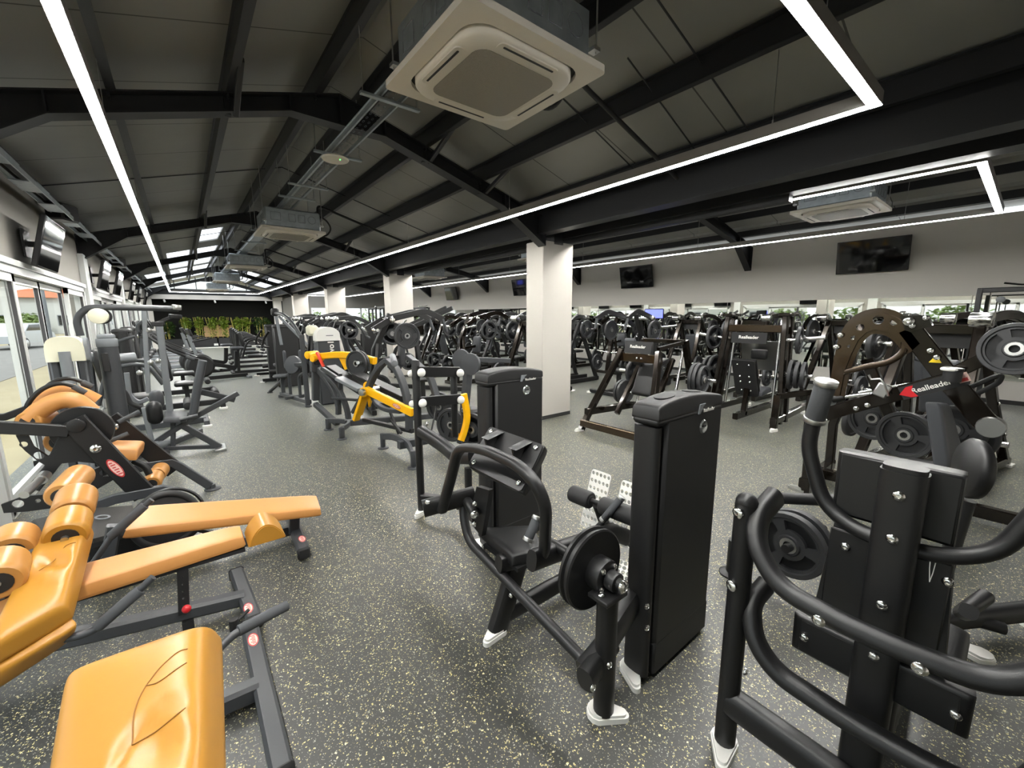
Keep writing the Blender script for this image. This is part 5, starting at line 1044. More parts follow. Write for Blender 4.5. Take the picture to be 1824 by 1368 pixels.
t.part('pivot_block', MB().box(q(565, 642), (.12, .13, .12), ch=.015), 'panel'); t.part('red_latch', MB().bar([q(572, 627, -.08), q(584, 652, -.08)], .04, .035), 'redorange'); t.part('plate_horn', MB().cyl(q(645, 648, .1), q(660, 643, -.25), .024, 14), 'steel')
for o in (.12, -.05): t.part('chest_pad', MB().bar([q(578, 655, o), q(660, 708, o)], .20 if o > 0 else .05, .06), 'vinyl' if o > 0 else 'grey')
t.part('footrest', MB().bar([q(613, 672, -.1), q(652, 692, -.1)], .16, .05), 'lgrey'); t.part('strut', MB().bar([q(606, 665), q(604, 720)], .05, .05, (1, 0, 0)).bar([q(650, 695), q(628, 735)], .05, .05), 'grey'); t.part('handle_bar', MB().cyl(q(608, 705, -.2), q(632, 718, .2), .022, 12, .004), 'grip')
for k, o in enumerate((-.12, -.07)): weight_plate(q(646, 646, o), V((-.88, -.5, 0)), .19, .04, 'round grey weight plate under the yellow arm, ' + ('front' if k == 0 else 'second') + ' one', 'plates on the yellow-armed row', 'solid')
weight_plate(q(612, 652, .3), V((-.88, -.5, 0)), .2, .04, 'dark weight plate on the far side under the long yellow arm', 'plates on the yellow-armed row')
a_, b_ = (1.75, 5.5), (2.25, 4.0)
t = T('lever_lift_machine', 'grey arched machine with paired yellow levers and slanting yellow bar, nearer of the yellow two', 'gym machine', (2.1, 4.7, 0))
t.part('front_arch', MB().bar(smooth([q(690, 642), q(678, 652), q(667, 668), q(656, 692)], 5), .06, .09, (.95, .3, 0)), 'grey'); t.part('rear_arch', MB().bar(smooth([q(690, 642), q(706, 658), q(720, 690), q(728, 730), q(729, 765)], 5), .06, .09, (.95, .3, 0)), 'grey'); t.part('rear_arch', MB().bar(smooth([q(694, 640, .35), q(712, 655, .35), q(735, 680, .35), q(748, 720, .35)], 5), .06, .09, (.95, .3, 0)), 'grey'); t.part('arch_cap', MB().cyl(q(680, 637, .2), q(708, 647, -.05), .04, 14, .006), 'lgrey')
for P, o in (([(645, 690), (628, 742)], .12), ([(656, 697), (640, 746)], -.06)): y_ = t.part('yellow_lever', MB().bar([q(*P[0], o), q(*P[1], o)], .05, .09, (1, .3, 0)), 'yellow'); t.part('lever_hub', MB().cyl(q(P[0][0] + 1, P[0][1], o - .05), q(P[0][0] + 1, P[0][1], o + .05), .065, 16, .008), 'yellow', y_)
y_ = t.part('yellow_bar', MB().bar([q(660, 694, -.06), q(740, 733, -.06)], .05, .10), 'yellow'); decal(t, q(715, 721, -.09), unit(q(740, 733) - q(660, 694)), Z_, .14, .05, y_)
t.part('lever_gusset', MB().plate(q(656, 712, .0), unit(q(672, 712) - q(640, 712)), Z_, [(-.02, .1), (.1, .06), (.02, -.1)], .03), 'yellow', y_); t.part('pivot_cap', MB().cyl(q(658, 696, -.15), q(658, 696, .2), .045, 16, .006), 'steel')
t.part('seat_rail', MB().bar([q(612, 672, .25), q(700, 715, .25)], .18, .07), 'vinyl'); t.part('support_arc', MB().bar(smooth([q(661, 700), q(672, 720), q(690, 730), q(715, 733)], 5), .05, .06, (1, .3, 0)), 'grey')
t.part('low_rail', MB().bar([q(648, 748), q(735, 768)], .05, .05), 'black'); t.part('low_strut', MB().bar([q(690, 735, .05), q(706, 775, .05)], .03, .03).bar([q(700, 745, -.05), q(720, 770, -.05)], .03, .03), 'black'); t.part('base_beam', MB().bar([(1.88, 4.55, .16), (3.4, 4.6, .12)], .08, .10), 'grey')
for x, y in ((1.87, 5.03), (1.87, 4.13)): disc_shoe(t, x, y); t.part('foot_post', MB().cyl((x, y, .02), (x, y, .2), .032, 14, .006), 'grey')
t.part('foot_bar', MB().bar(smooth([(1.87, 5.03, .16), (1.93, 4.8, .19), (1.95, 4.45, .18), (1.87, 4.13, .13)], 5), .035, .085), 'grey')
for x, y, z in ((2.75, 4.5, .78), (2.7, 4.2, .75)): t.part('disc_pad', MB().lathe((x, y, z + .35), V((-.9, -.4, .1)), [(.0001, -.03), (.12, -.03), (.135, -.01), (.13, .02), (.0001, .03)], 24), 'gvinyl')
t.part('seat_post', MB().bar([(2.55, 4.0, .1), (2.55, 4.0, .55)], .07, .07, (1, 0, 0)).lathe((2.55, 4.0, .55), Z_, [(.0001, 0), (.11, 0), (.12, .03), (.10, .06), (.0001, .065)], 20), 'black')
t.part('yellow_arc', MB().bar(smooth([Yp(826, 702, 3.9), Yp(832, 740, 3.9), Yp(828, 765, 3.9), Yp(821, 785, 3.9)], 5), .07, .05, (0, 1, 0)), 'yellow'); t.part('yellow_strut', MB().bar([Yp(806, 764, 3.95), Yp(818, 776, 3.95), Yp(824, 780, 3.95)], .03, .03), 'yellow'); t.part('back_frame', MB().bar([(2.6, 4.3, .1), (2.75, 4.3, 1.2)], .08, .10, (1, 0, 0)).bar([(2.75, 4.3, 1.15), (3.3, 4.2, 1.1)], .06, .06), 'grey')
for k, (x, y, z) in enumerate(((2.35, 4.1, .42), (2.5, 3.9, .38), (2.55, 4.75, .5))): weight_plate((x, y, z), V((-.9, -.45, 0)), .2, .045, ['black weight plate low behind the slim white-bolted post', 'black weight plate beside the yellow arc', 'black weight plate inside the grey arch'][k], 'plates on the arched machine')
# ---- pec machine with pale topped shroud ----
t = T('pec_deck_machine', 'grey pec machine with pale-capped weight tower, curved overhead arm and round pads', 'gym machine', (1.9, 9, 0))
t.part('tower', MB().box((2.15, 8.42, .62), (.42, .26, 1.22), ch=.02), 'grey'); pr = [(-.21, 1.23), (.21, 1.23)] + [(.21 * math.cos(PI * i / 12), 1.34 + .15 * math.sin(PI * i / 12)) for i in range(13)]
cp = t.part('tower_cap', MB().plate((2.15, 8.42, 0), X_, Z_, pr, .29), 'white'); t.part('cap_slot', MB().box((2.17, 8.272, 1.33), (.13, .004, .015), ch=.002), 'lgrey', cp); t.part('cream_cover', MB().box((1.95, 8.62, 1.42), (.2, .2, .2), ch=.04), 'cream')
lettering('Evo1', .15, (2.19, 8.286, 1.09), Z_, -X_, 'lettering', 'decalw', cp, t.off, .001, .004)
t.part('side_post', MB().oval([(1.72, 8.4, .02), (1.72, 8.42, 1.35)], .06, .09, (1, 0, 0)), 'grey'); t.part('overhead_arm', MB().tube(smooth([(1.73, 8.5, 1.30), (1.66, 8.8, 1.55), (1.6, 9.3, 1.72), (1.55, 9.9, 1.76)], 6), .035, 12), 'grey'); t.part('arm_head', MB().box((1.55, 9.9, 1.78), (.14, .14, .16), ch=.03), 'panel')
for s in (0, 1): t.part('swing_arm', MB().bar([(1.56 + .05 * s, 9.85, 1.70), (1.60 + .45 * s, 9.8 - .2 * s, 1.1)], .04, .05), 'lgrey'); t.part('arm_pad', MB().pad((1.62 + .30 * s, 9.7, .80), (.06, .12, .38), .05), 'gvinyl')
t.part('back_pad', MB().lathe((1.62, 8.9, .76), V((-.7, -.5, .2)), [(.0001, -.05), (.16, -.05), (.18, -.02), (.175, .03), (.0001, .05)], 24), 'gvinyl'); t.part('back_arm', MB().bar([(1.64, 8.9, .76), (1.75, 8.5, .8)], .07, .07), 'grey'); t.part('stool_seat', MB().lathe((1.52, 9.6, .44), Z_, [(.0001, 0), (.15, 0), (.17, .03), (.15, .06), (.0001, .065)], 22), 'gvinyl'); t.part('stool_post', MB().bar([(1.52, 9.6, .04), (1.52, 9.6, .44)], .07, .07, (1, 0, 0)), 'grey')
t.part('stay', MB().tube([(1.40, 10.5, .03), (1.62, 9.3, .55), (1.72, 8.6, .78)], .035, 12), 'grey'); t.part('inner_post', MB().tube([(1.60, 9.3, .05), (1.60, 9.28, .6), (1.70, 8.9, .68)], .03, 12, .1), 'grey'); t.part('inner_post', MB().tube([(1.68, 8.8, .05), (1.68, 8.78, .55), (1.74, 8.5, .64)], .03, 12, .1), 'grey'); t.part('base', MB().bar([(1.5, 9.7, .08), (1.75, 8.4, .08)], .08, .08).bar([(1.45, 9.0, .1), (1.9, 9.1, .1)], .06, .06), 'grey')
each(t, 'foot', MB().cyl((1.40, 10.5, 0), (1.40, 10.5, .02), .06, 14).cyl((1.72, 8.35, 0), (1.72, 8.35, .02), .06, 14).cyl((1.5, 9.75, 0), (1.5, 9.75, .05), .06, 14), 'grey')
# =====================================================  LEFT ROW BY THE WINDOWS  =====================================================
t = T('pulley_tower', 'grey pulley tower with cream rounded cap beside the first window bay', 'gym machine', (-.95, 6.0, 0))
for dx in (-.09, .10): t.part('upright', MB().box((-.95 + dx, 6.15, .66), (.07, .16, 1.3), ch=.015), 'grey')
t.part('front_cover', MB().oval([(-.95, 6.02, .05), (-.95, 6.02, 1.34)], .085, .08, (0, 1, 0)), 'lgrey'); pr = [(-.14, 1.24), (.14, 1.24)] + [(.14 * (abs(math.cos(PI * i / 14)) ** .6) * (1 if i < 7 else -1), 1.32 + .17 * math.sin(PI * i / 14) ** .7) for i in range(15)]
cp = t.part('cap', MB().plate((-.95, 6.14, 0), X_, Z_, pr, .2), 'cream', ang=50); t.part('cap_end', MB().plate((-.80, 6.14, 0), Y_, Z_, rrect(-.07, 1.22, .07, 1.47, .06), .03), 'lgrey', cp); t.part('base', MB().box((-.95, 6.3, .05), (.3, .6, .1), ch=.02), 'grey')
t = T('lat_pulldown_station', 'grey lat station with thick round post, curved overhead tube and pale pulley by the window', 'gym machine', (-.7, 6.6, 0))
t.part('round_post', MB().cyl((-.66, 6.3, .02), (-.66, 6.3, 1.36), .085, 24), 'grey'); t.part('post_cap', MB().cyl((-.66, 6.3, 1.36), (-.66, 6.3, 1.45), .09, 24, .01).cyl((-.66, 6.3, 1.44), (-.66, 6.3, 1.5), .075, 24, .02), 'lgrey'); t.part('post_plate', MB().box((-.68, 6.18, 1.2), (.06, .03, .2), ch=.005), 'panel')
P = [Yp(143, 598, 6.6), Yp(137, 572, 6.6), Yp(146, 556, 6.6), Yp(165, 548, 6.6), Yp(230, 548, 6.6), Yp(318, 550, 6.6)]
t.part('overhead_tube', MB().tube(smooth(P, 6), .034, 14), 'grey'); t.part('tube_end', MB().cyl(Yp(314, 552, 6.6), Yp(314, 543, 6.6), .05, 16, .01), 'steel')
pw = t.part('pulley', MB().cyl(Yp(174, 563, 6.45), Yp(176, 563, 6.6), .085, 24, .012), 'cream'); t.part('pulley_cover', MB().cyl(Yp(180, 563, 6.6), Yp(181, 563, 6.65), .09, 20), 'rubber', pw); t.part('cable', MB().cyl(Yp(172, 570, 6.5), Yp(172, 605, 6.5), .004, 6).cyl(Yp(176, 570, 6.5), Yp(176, 605, 6.5), .004, 6), 'steel')
for a, b in (((126, 634), (166, 636)), ((196, 640), (242, 636))): t.part('arm_roll', MB().cyl(Yp(*a, 6.35), Yp(*b, 6.4), .055, 16, .015), 'lgrey')
t.part('thin_post', MB().bar([Yp(264, 700, 7.2), Yp(256, 552, 7.2)], .05, .05, (1, 0, 0)), 'lgrey'); t.part('square_post', MB().bar([Yp(303, 735, 7.3), Yp(283, 575, 7.3)], .075, .075, (1, 0, 0)), 'lgrey'); t.part('top_bracket', MB().box(Yp(281, 577, 6.9), (.13, .1, .06), ch=.01).bar([Yp(283, 574, 6.9), Yp(308, 563, 6.9)], .05, .04).cyl(Yp(312, 567, 6.9), Yp(312, 560, 6.9), .07, 18, .01), 'panel')
t.part('swing_arm', MB().bar([Yp(225, 664, 7.1), Yp(230, 706, 7.1), Yp(247, 718, 7.1), Yp(264, 710, 7.1)], .05, .06, rad=.1), 'lgrey'); t.part('swing_arm', MB().tube(smooth([Yp(204, 685, 7.0), Yp(222, 700, 7.0), Yp(232, 718, 7.0), Yp(252, 726, 7.0)], 5), .03, 12), 'panel'); t.part('hoop_handle', MB().tube(smooth([Yp(196, 625, 6.9), Yp(203, 612, 6.9), Yp(222, 604, 6.9), Yp(240, 599, 6.9)], 5), .02, 10), 'grey'); t.part('hoop_handle', MB().tube(smooth([Yp(247, 590, 7.2), Yp(246, 580, 7.2), Yp(256, 573, 7.2)], 5), .025, 10), 'grey')
t.part('base_beam', MB().bar([(-.66, 6.3, .06), (.05, 7.3, .06)], .08, .08), 'grey'); each(t, 'joint_cap', MB().ball(Yp(265, 588, 6.6), .03, 10).ball(Yp(268, 645, 6.6), .03, 10).ball(Yp(281, 643, 6.6), .03, 10).ball(Yp(248, 664, 6.5), .03, 10), 'steel')
# crunch chair
t = T('crunch_chair', 'grey seated crunch bench with upright back pad and crossed legs, left of the aisle', 'gym machine', (-.05, 6.4, 0))
y = 6.35
def c_(px, py, o=0): return Yp(px, py, y + o)
t.part('cross_leg', MB().bar([c_(262, 798), c_(300, 772), c_(352, 740), c_(424, 700)], .06, .06), 'grey'); t.part('cross_leg', MB().bar([c_(325, 758), c_(392, 796)], .06, .07), 'grey'); t.part('handle_arm', MB().bar([c_(358, 698, .2), c_(418, 712, .2)], .06, .07), 'grey'); t.part('front_post', MB().bar([c_(272, 795), c_(256, 726)], .07, .05, (1, 0, 0)), 'lgrey')
t.part('back_pad', MB().oval([c_(344, 738), c_(351, 690), c_(361, 642)], .26, .09, (1, 0, 0), n=18), 'gvinyl'); t.part('chest_pad', MB().pad(c_(275, 735), (.15, .2, .27), .07), 'vinyl'); t.part('chest_pad', MB().pad(c_(279, 712, .3), (.14, .18, .24), .065), 'gvinyl')
cu = MB(); cushion(cu, c_(290, 752, -.15), c_(332, 752, -.15), c_(336, 740, .2), c_(292, 738, .2), .06); t.part('seat', cu, 'gvinyl', ang=60); t.part('seat_post', MB().bar([c_(308, 800), c_(308, 752)], .05, .05, (1, 0, 0)), 'grey'); t.part('base', MB().bar([c_(262, 799), c_(390, 795)], .06, .05), 'grey'); t.part('foot_roller', MB().cyl(c_(266, 795, -.2), c_(300, 790, .1), .05, 14, .01), 'lgrey'); t.part('foot_roller', MB().cyl(c_(274, 812, -.3), c_(296, 806, -.1), .045, 14, .01), 'rubber'); t.part('side_handle', MB().cyl(c_(320, 748, -.2), c_(352, 740, -.2), .022, 12), 'grey'); t.part('foot', MB().box((c_(392, 797).x, y, .015), (.12, .3, .03), ch=.005), 'steel')

# =====================================================  ARCHETYPES FOR THE ROWS FURTHER BACK  =====================================================
def new_selector(name, label, loc, rz, group, m='panel', mf='black', cap='panel'):
    t = T(name, label, 'gym machine', loc, rz, group, True)
    t.part('tower', MB().box((0, .55, .74), (.5, .22, 1.42), ch=.02), m); t.part('tower_cap', MB().pad((0, .55, 1.45), (.52, .24, .09), .04, m=2), cap); t.part('upright', MB().oval([(-.28, .52, .02), (-.28, .52, 1.44)], .06, .12, (0, 1, 0)), mf)
    t.part('badge', MB().lathe((.1, .437, 1.3), -Y_, [(.035, 0), (.03, .012), (.0001, .012)], 14), 'silverbadge'); t.part('base', MB().bar([(0, .5, .08), (0, -.75, .08)], .09, .1), mf); t.part('base', MB().bar([(-.4, -.7, .06), (.4, -.7, .06)], .08, .08), mf)
    t.part('seat', MB().pad((0, -.22, .48), (.36, .38, .08), .035), 'vinyl'); t.part('seat_post', MB().bar([(0, -.2, .08), (0, -.2, .44)], .07, .07, (1, 0, 0)), mf); t.part('back_pad', MB().pad((0, .05, .85), (.32, .09, .6), .04, rotx(R(-8))), 'vinyl')
    for s in (-1, 1):
        a = t.part('press_arm', MB().tube([(.28 * s, .2, 1.35), (.38 * s, .0, 1.15), (.38 * s, -.35, .95), (.22 * s, -.42, .92)], .026, 10, .1), mf); t.part('grip', MB().cyl((.38 * s, -.25, 1.0), (.38 * s, -.37, .94), .034, 12, .005), 'grip', a); t.part('foot', MB().cyl((.4 * s, -.7, 0), (.4 * s, -.7, .03), .07, 12), 'white')
    t.part('roller_pad', MB().cyl((-.25, -.62, .28), (.25, -.62, .28), .055, 14, .01), 'rubber'); return t.e
def new_lever(name, label, loc, rz, group, m='bronze'):
    t = T(name, label, 'gym machine', loc, rz, group, True)
    for s in (-1, 1):
        t.part('base_rail', MB().bar([(.42 * s, -.75, .06), (.36 * s, .8, .06)], .08, .1), m); t.part('upright', MB().bar([(.36 * s, .75, .06), (.30 * s, .35, 1.0), (.26 * s, .15, 1.55)], .08, .09, (1, 0, 0)), m); t.part('front_leg', MB().bar([(.42 * s, -.7, .06), (.34 * s, -.3, .75), (.28 * s, .12, 1.5)], .07, .08, (1, 0, 0)), m)
        a = t.part('lever_arm', MB().bar(smooth([(.30 * s, .35, 1.62), (.42 * s, -.1, 1.66), (.5 * s, -.5, 1.45), (.46 * s, -.68, 1.15)], 4), .05, .09), m); t.part('grip', MB().cyl((.46 * s, -.68, 1.15), (.34 * s, -.72, 1.1), .03, 12, .004), 'grip', a)
        t.part('weight_horn', MB().cyl((.42 * s, .1, 1.34), (.80 * s, .1, 1.36), .025, 12), 'chrome'); t.part('storage_peg', MB().cyl((.36 * s, .6, .5), (.66 * s, .6, .52), .025, 12), 'chrome'); t.part('pivot', MB().cyl((.22 * s, .33, 1.62), (.38 * s, .33, 1.62), .07, 16, .01), 'chrome'); t.part('foot', MB().box((.42 * s, -.78, .015), (.12, .14, .03), ch=.005), 'white')
    b = MB()
    for q_ in (-1, 1):
        for y_, z_ in ((-.52, .4), (-.3, .75), (-.06, 1.15), (.12, 1.5), (.45, .8), (.62, .4)): b.bolt((.40 * q_ + (.02 * q_ if z_ < .6 else -.02 * q_), y_, z_), V((q_, -.25, .1)), .02)
    each(t, 'bolt', b, 'chrome')
    t.part('cross_beam', MB().bar([(-.28, .14, 1.52), (.28, .14, 1.52)], .08, .1), m); t.part('name_board', MB().box((0, .08, 1.40), (.4, .02, .15), ch=.004), 'panel'); t.part('seat', MB().pad((0, -.25, .5), (.34, .36, .08), .035), 'vinyl'); t.part('seat_post', MB().bar([(0, -.2, .06), (0, -.15, .46)], .08, .08, (1, 0, 0)), m); t.part('back_pad', MB().pad((0, .02, .9), (.3, .09, .62), .04, rotx(R(-12))), 'gvinyl'); t.part('spine', MB().bar([(0, -.7, .08), (0, .75, .08)], .08, .1), m); return t.e
def new_pullover(name, label, loc, rz, group, m='black'):
    """high-pivot lever machine with a mast, long rear horns and a chest pad"""
    t = T(name, label, 'gym machine', loc, rz, group, True)
    t.part('mast', MB().bar([(0, .7, .06), (0, .55, 1.1), (0, .25, 1.72)], .1, .12, (1, 0, 0)), m); t.part('spine', MB().bar([(0, -.75, .07), (0, .75, .07)], .1, .1), m); t.part('cross_foot', MB().bar([(-.5, .7, .05), (.5, .7, .05)], .08, .08), m); t.part('cross_foot', MB().bar([(-.42, -.72, .05), (.42, -.72, .05)], .08, .08), m)
    t.part('pivot_axle', MB().cyl((-.42, .3, 1.62), (.42, .3, 1.62), .045, 14, .006), 'chrome'); t.part('seat', MB().pad((0, -.3, .5), (.36, .34, .09), .04), 'vinyl'); t.part('seat_post', MB().bar([(0, -.3, .07), (0, -.3, .46)], .08, .08, (1, 0, 0)), m); t.part('chest_pad', MB().pad((0, .08, .98), (.28, .1, .42), .045, rotx(R(6))), 'gvinyl'); t.part('pad_stem', MB().bar([(0, .1, .95), (0, .55, .9)], .06, .06), m)
    b = MB()
    for s in (-1, 1):
        a = t.part('lever_arm', MB().bar([(.34 * s, .62, 1.45), (.34 * s, .3, 1.64), (.38 * s, -.3, 1.78), (.40 * s, -.62, 1.62)], .05, .1, rad=.12), m); t.part('grip', MB().cyl((.40 * s, -.60, 1.63), (.38 * s, -.68, 1.40), .028, 12, .004), 'grip', a); t.part('weight_horn', MB().cyl((.36 * s, .60, 1.42), (.78 * s, .62, 1.46), .025, 12), 'chrome'); t.part('storage_peg', MB().cyl((.05 * s, .62, .62), (.5 * s, .64, .66), .025, 12), 'chrome'); t.part('foot', MB().cyl((.45 * s, -.72, 0), (.45 * s, -.72, .03), .07, 12), 'white'); t.part('brace', MB().bar([(.40 * s, .7, .08), (.06 * s, .5, 1.2)], .06, .06), m)
        for y_, z_ in ((.62, 1.46), (.3, 1.66), (-.28, 1.76)): b.bolt((.375 * s, y_, z_), X_ * s, .026)
        for y_, z_ in ((.6, .7), (.5, 1.2)): b.bolt((.08 * s, y_ - .08, z_), V((s, -.6, 0)), .02)
    each(t, 'bolt', b, 'chrome'); return t.e
def lever_plates(loc, rz, label, group, pos=((1, .1, 1.35, .225), (-1, .1, 1.35, .225), (1, .6, .51, .2), (-1, .6, .51, .2))):
    rt = rotz(rz)
    for s, y, z, r in pos:
        side = 'right' if s > 0 else 'left'
        weight_plate(V(loc) + rt @ V(((.56 if z > 1 else .5) * s, y, z)), rt @ V((s, 0, 0)), r, .05, '%s %s black plate on the %s' % ('upper' if z > 1 else 'lower', side, label), group)
def new_tall(name, label, loc, rz, group, m='black'):
    """tall cable frame with two stacks"""
    t = T(name, label, 'gym machine', loc, rz, group, True)
    for s in (-1, 1):
        for y in (-.1, .1): t.part('upright', MB().box((.75 * s, y, 1.05), (.06, .06, 2.1)), m)
        st = t.part('weight_stack', MB().box((.62 * s, 0, .55), (.16, .16, .9), ch=.01), 'iron'); t.part('stack_shroud', MB().box((.62 * s, .1, .8), (.2, .02, 1.5)), 'panel', st); t.part('guide_rod', MB().cyl((.62 * s, 0, .1), (.62 * s, 0, 2.05), .012, 8), 'chrome'); t.part('pulley', MB().cyl((.5 * s, -.02, 1.92), (.5 * s, .02, 1.92), .055, 16, .008), 'lgrey'); t.part('base', MB().box((.7 * s, 0, .04), (.3, .9, .08), ch=.01), m); t.part('strap_handle', MB().tube([(.5 * s, -.03, 1.86), (.5 * s, -.05, 1.5), (.44 * s, -.05, 1.4), (.56 * s, -.05, 1.4), (.5 * s, -.05, 1.5)], .008, 6), 'rubber')
    t.part('top_beam', MB().bar([(-.78, 0, 2.08), (.78, 0, 2.08)], .1, .08), m); t.part('pull_bar', MB().tube([(-.5, -.15, 2.2), (-.3, -.15, 2.16), (.3, -.15, 2.16), (.5, -.15, 2.2)], .017, 8), 'chrome'); return t.e
def new_bike(name, label, loc, rz, group):
    t = T(name, label, 'exercise bike', loc, rz, group, True)
    t.part('flywheel_cover', MB().lathe((.08, .45, .42), X_, [(.0001, -.16), (.26, -.16), (.31, -.12), (.32, 0), (.31, .02), (.26, .05), (.0001, .05)], 28), 'panel'); t.part('frame', MB().bar([(0, .55, .08), (0, -.6, .08)], .1, .1).bar([(0, .4, .5), (0, -.35, .3), (0, -.4, .75)], .08, .1, rad=.1), 'black'); t.part('front_foot', MB().bar([(-.28, .6, .04), (.28, .6, .04)], .08, .06), 'lgrey'); t.part('rear_foot', MB().bar([(-.28, -.6, .04), (.28, -.6, .04)], .08, .06), 'lgrey')
    t.part('saddle', MB().pad((0, -.42, .84), (.22, .3, .08), .035), 'gvinyl'); t.part('mast', MB().bar([(0, .5, .6), (0, .62, 1.25)], .08, .09, (1, 0, 0)), 'lgrey'); c = t.part('console', MB().box((0, .6, 1.30), (.3, .06, .2), rotx(R(-20)), ch=.02), 'panel'); t.part('screen', MB().box((0, .567, 1.31), (.24, .006, .15), rotx(R(-20))), 'tv', c)
    t.part('handlebar', MB().tube([(-.28, .2, 1.15), (-.26, .45, 1.1), (0, .58, 1.05), (.26, .45, 1.1), (.28, .2, 1.15)], .02, 10, .1), 'rubber'); t.part('crank', MB().cyl((-.2, .1, .3), (.2, .1, .3), .02, 10), 'steel')
    for s in (-1, 1): t.part('pedal', MB().box((.26 * s, .1 + .12 * s, .3), (.12, .1, .03), ch=.008), 'rubber')
    return t.e
def new_treadmill(name, label, loc, rz, group, screen='tv'):
    t = T(name, label, 'treadmill', loc, rz, group, True)
    d = t.part('deck', MB().box((0, 0, .16), (.8, 1.9, .12), ch=.02), 'lgrey'); t.part('belt', MB().box((0, -.05, .224), (.54, 1.7, .012)), 'rubber', d); t.part('motor_cover', MB().pad((0, .82, .26), (.8, .4, .2), .07), 'panel')
    for s in (-1, 1): t.part('upright', MB().bar([(.4 * s, .85, .2), (.4 * s, .7, 1.3)], .07, .1, (1, 0, 0)), 'grey'); t.part('handrail', MB().tube([(.4 * s, .72, 1.12), (.4 * s, .2, 1.02)], .025, 10), 'rubber')
    c = t.part('console', MB().box((0, .7, 1.40), (.86, .1, .4), rotx(R(-20)), ch=.03), 'panel'); t.part('screen', MB().box((0, .645, 1.41), (.52, .006, .28), rotx(R(-20))), screen, c); return t.e
def new_curl(name, label, loc, rz, group, m='black'):
    """seated bench machine with arched handle hoops"""
    t = T(name, label, 'gym machine', loc, rz, group, True)
    t.part('base', MB().bar([(0, .7, .06), (0, -.7, .06)], .08, .09).bar([(-.35, .7, .05), (.35, .7, .05)], .07, .08).bar([(-.3, -.7, .05), (.3, -.7, .05)], .07, .08), m)
    t.part('back_pad', MB().pad((0, .4, 1.0), (.42, .1, .5), .045, rotx(R(-10))), 'vinyl'); t.part('seat', MB().pad((0, .1, .52), (.4, .42, .09), .04), 'vinyl'); t.part('mast', MB().bar([(0, .55, .06), (0, .5, 1.2)], .08, .09, (1, 0, 0)), m)
    for s in (-1, 1): t.part('hoop', MB().tube([(.3 * s, .45, .5), (.36 * s, .3, 1.0), (.36 * s, -.1, 1.05), (.33 * s, -.25, .72)], .028, 10, .16), m); t.part('foot', MB().cyl((.33 * s, -.7, 0), (.33 * s, -.7, .03), .065, 12), 'white'); t.part('end_cap', MB().ball((.36 * s, -.28, .70), .04, 10), 'white')
    t.part('roller', MB().cyl((-.28, -.5, .35), (.28, -.5, .35), .06, 14, .01), 'rubber'); return t.e
protos = {}
def put(maker, kind, label, x, y, deg, group, **kw):
    key = (maker.__name__, tuple(sorted(kw.items())))
    if key not in protos: protos[key] = maker(kind, label, (x, y, 0), R(deg), group, **kw); return protos[key]
    return dup(protos[key], (x, y, 0), R(deg), label, group)
# --- aisle row beyond the pec machine ---
G = 'machines along the aisle row'
put(new_selector, 'selector_machine', 'black tall shroud machine standing just beyond the pec machine on the aisle', 1.9, 11.6, 180, G)
put(new_selector, 'selector_machine', 'black tall shroud machine in the aisle row, second beyond the pec machine', 1.95, 13.1, 180, G)
for k, y in enumerate((14.7, 16.3, 18.0, 20.0, 22.0)): put(new_curl, 'curl_machine', 'black hoop-handled seated machine in the far aisle row, ' + ORD[k] + ' from the camera', 1.75 + .1 * k, y, 90, 'hoop-handled machines in the far aisle row')
# --- left row by the windows ---
put(new_selector, 'selector_machine', 'black tower machine beyond the lat station in the window row', -.25, 9.6, 90, 'window row tower machines')
put(new_selector, 'selector_machine', 'second black tower machine beyond the lat station in the window row', -.3, 11.4, 90, 'window row tower machines')
put(new_curl, 'curl_machine', 'grey hoop-handled bench machine between lat station and black tower by the windows', -.55, 8.1, 90, 'window row hoop machines', m='grey')
for k, y in enumerate((13.6, 15.3)): put(new_bike, 'exercise_bike', ['exercise bike with round dark flywheel cover at the end of the window row, nearer one', 'exercise bike with round dark flywheel cover at the end of the window row, farther one'][k], .72 - .12 * k, y, 100, 'exercise bikes in the window row')
for k, y in enumerate((17.0, 18.6, 20.2, 21.8, 23.4)): put(new_treadmill, 'treadmill', 'treadmill beside the far left windows, ' + ORD[k] + ' from the camera', -.35, y, 90, 'treadmills by the far windows')
# --- second row between the columns ---
G = 'machines behind the yellow lever machines'
LV = [(3.2, 7.2, 80), (3.3, 11.0, 90), (3.4, 12.9, 90), (3.3, 14.9, 90), (3.85, 18.6, 90), (3.85, 20.6, 90)]
for k, (x, y, a) in enumerate(LV):
    lb = 'black lever machine with weight plates, ' + ORD[k] + ' in the row behind the yellow machines'; put(new_lever if k % 2 else new_pullover, 'lever_machine', lb, x, y, a, G, m='black')
    if k < 4: lever_plates((x, y, 0), R(a), ORD[k] + ' lever machine behind the yellow machines', 'plates behind the yellow machines')
put(new_selector, 'selector_machine', 'dark shroud machine with plates beside it between the second and third columns', 4.75, 13.9, 180, 'tower machines between the columns')
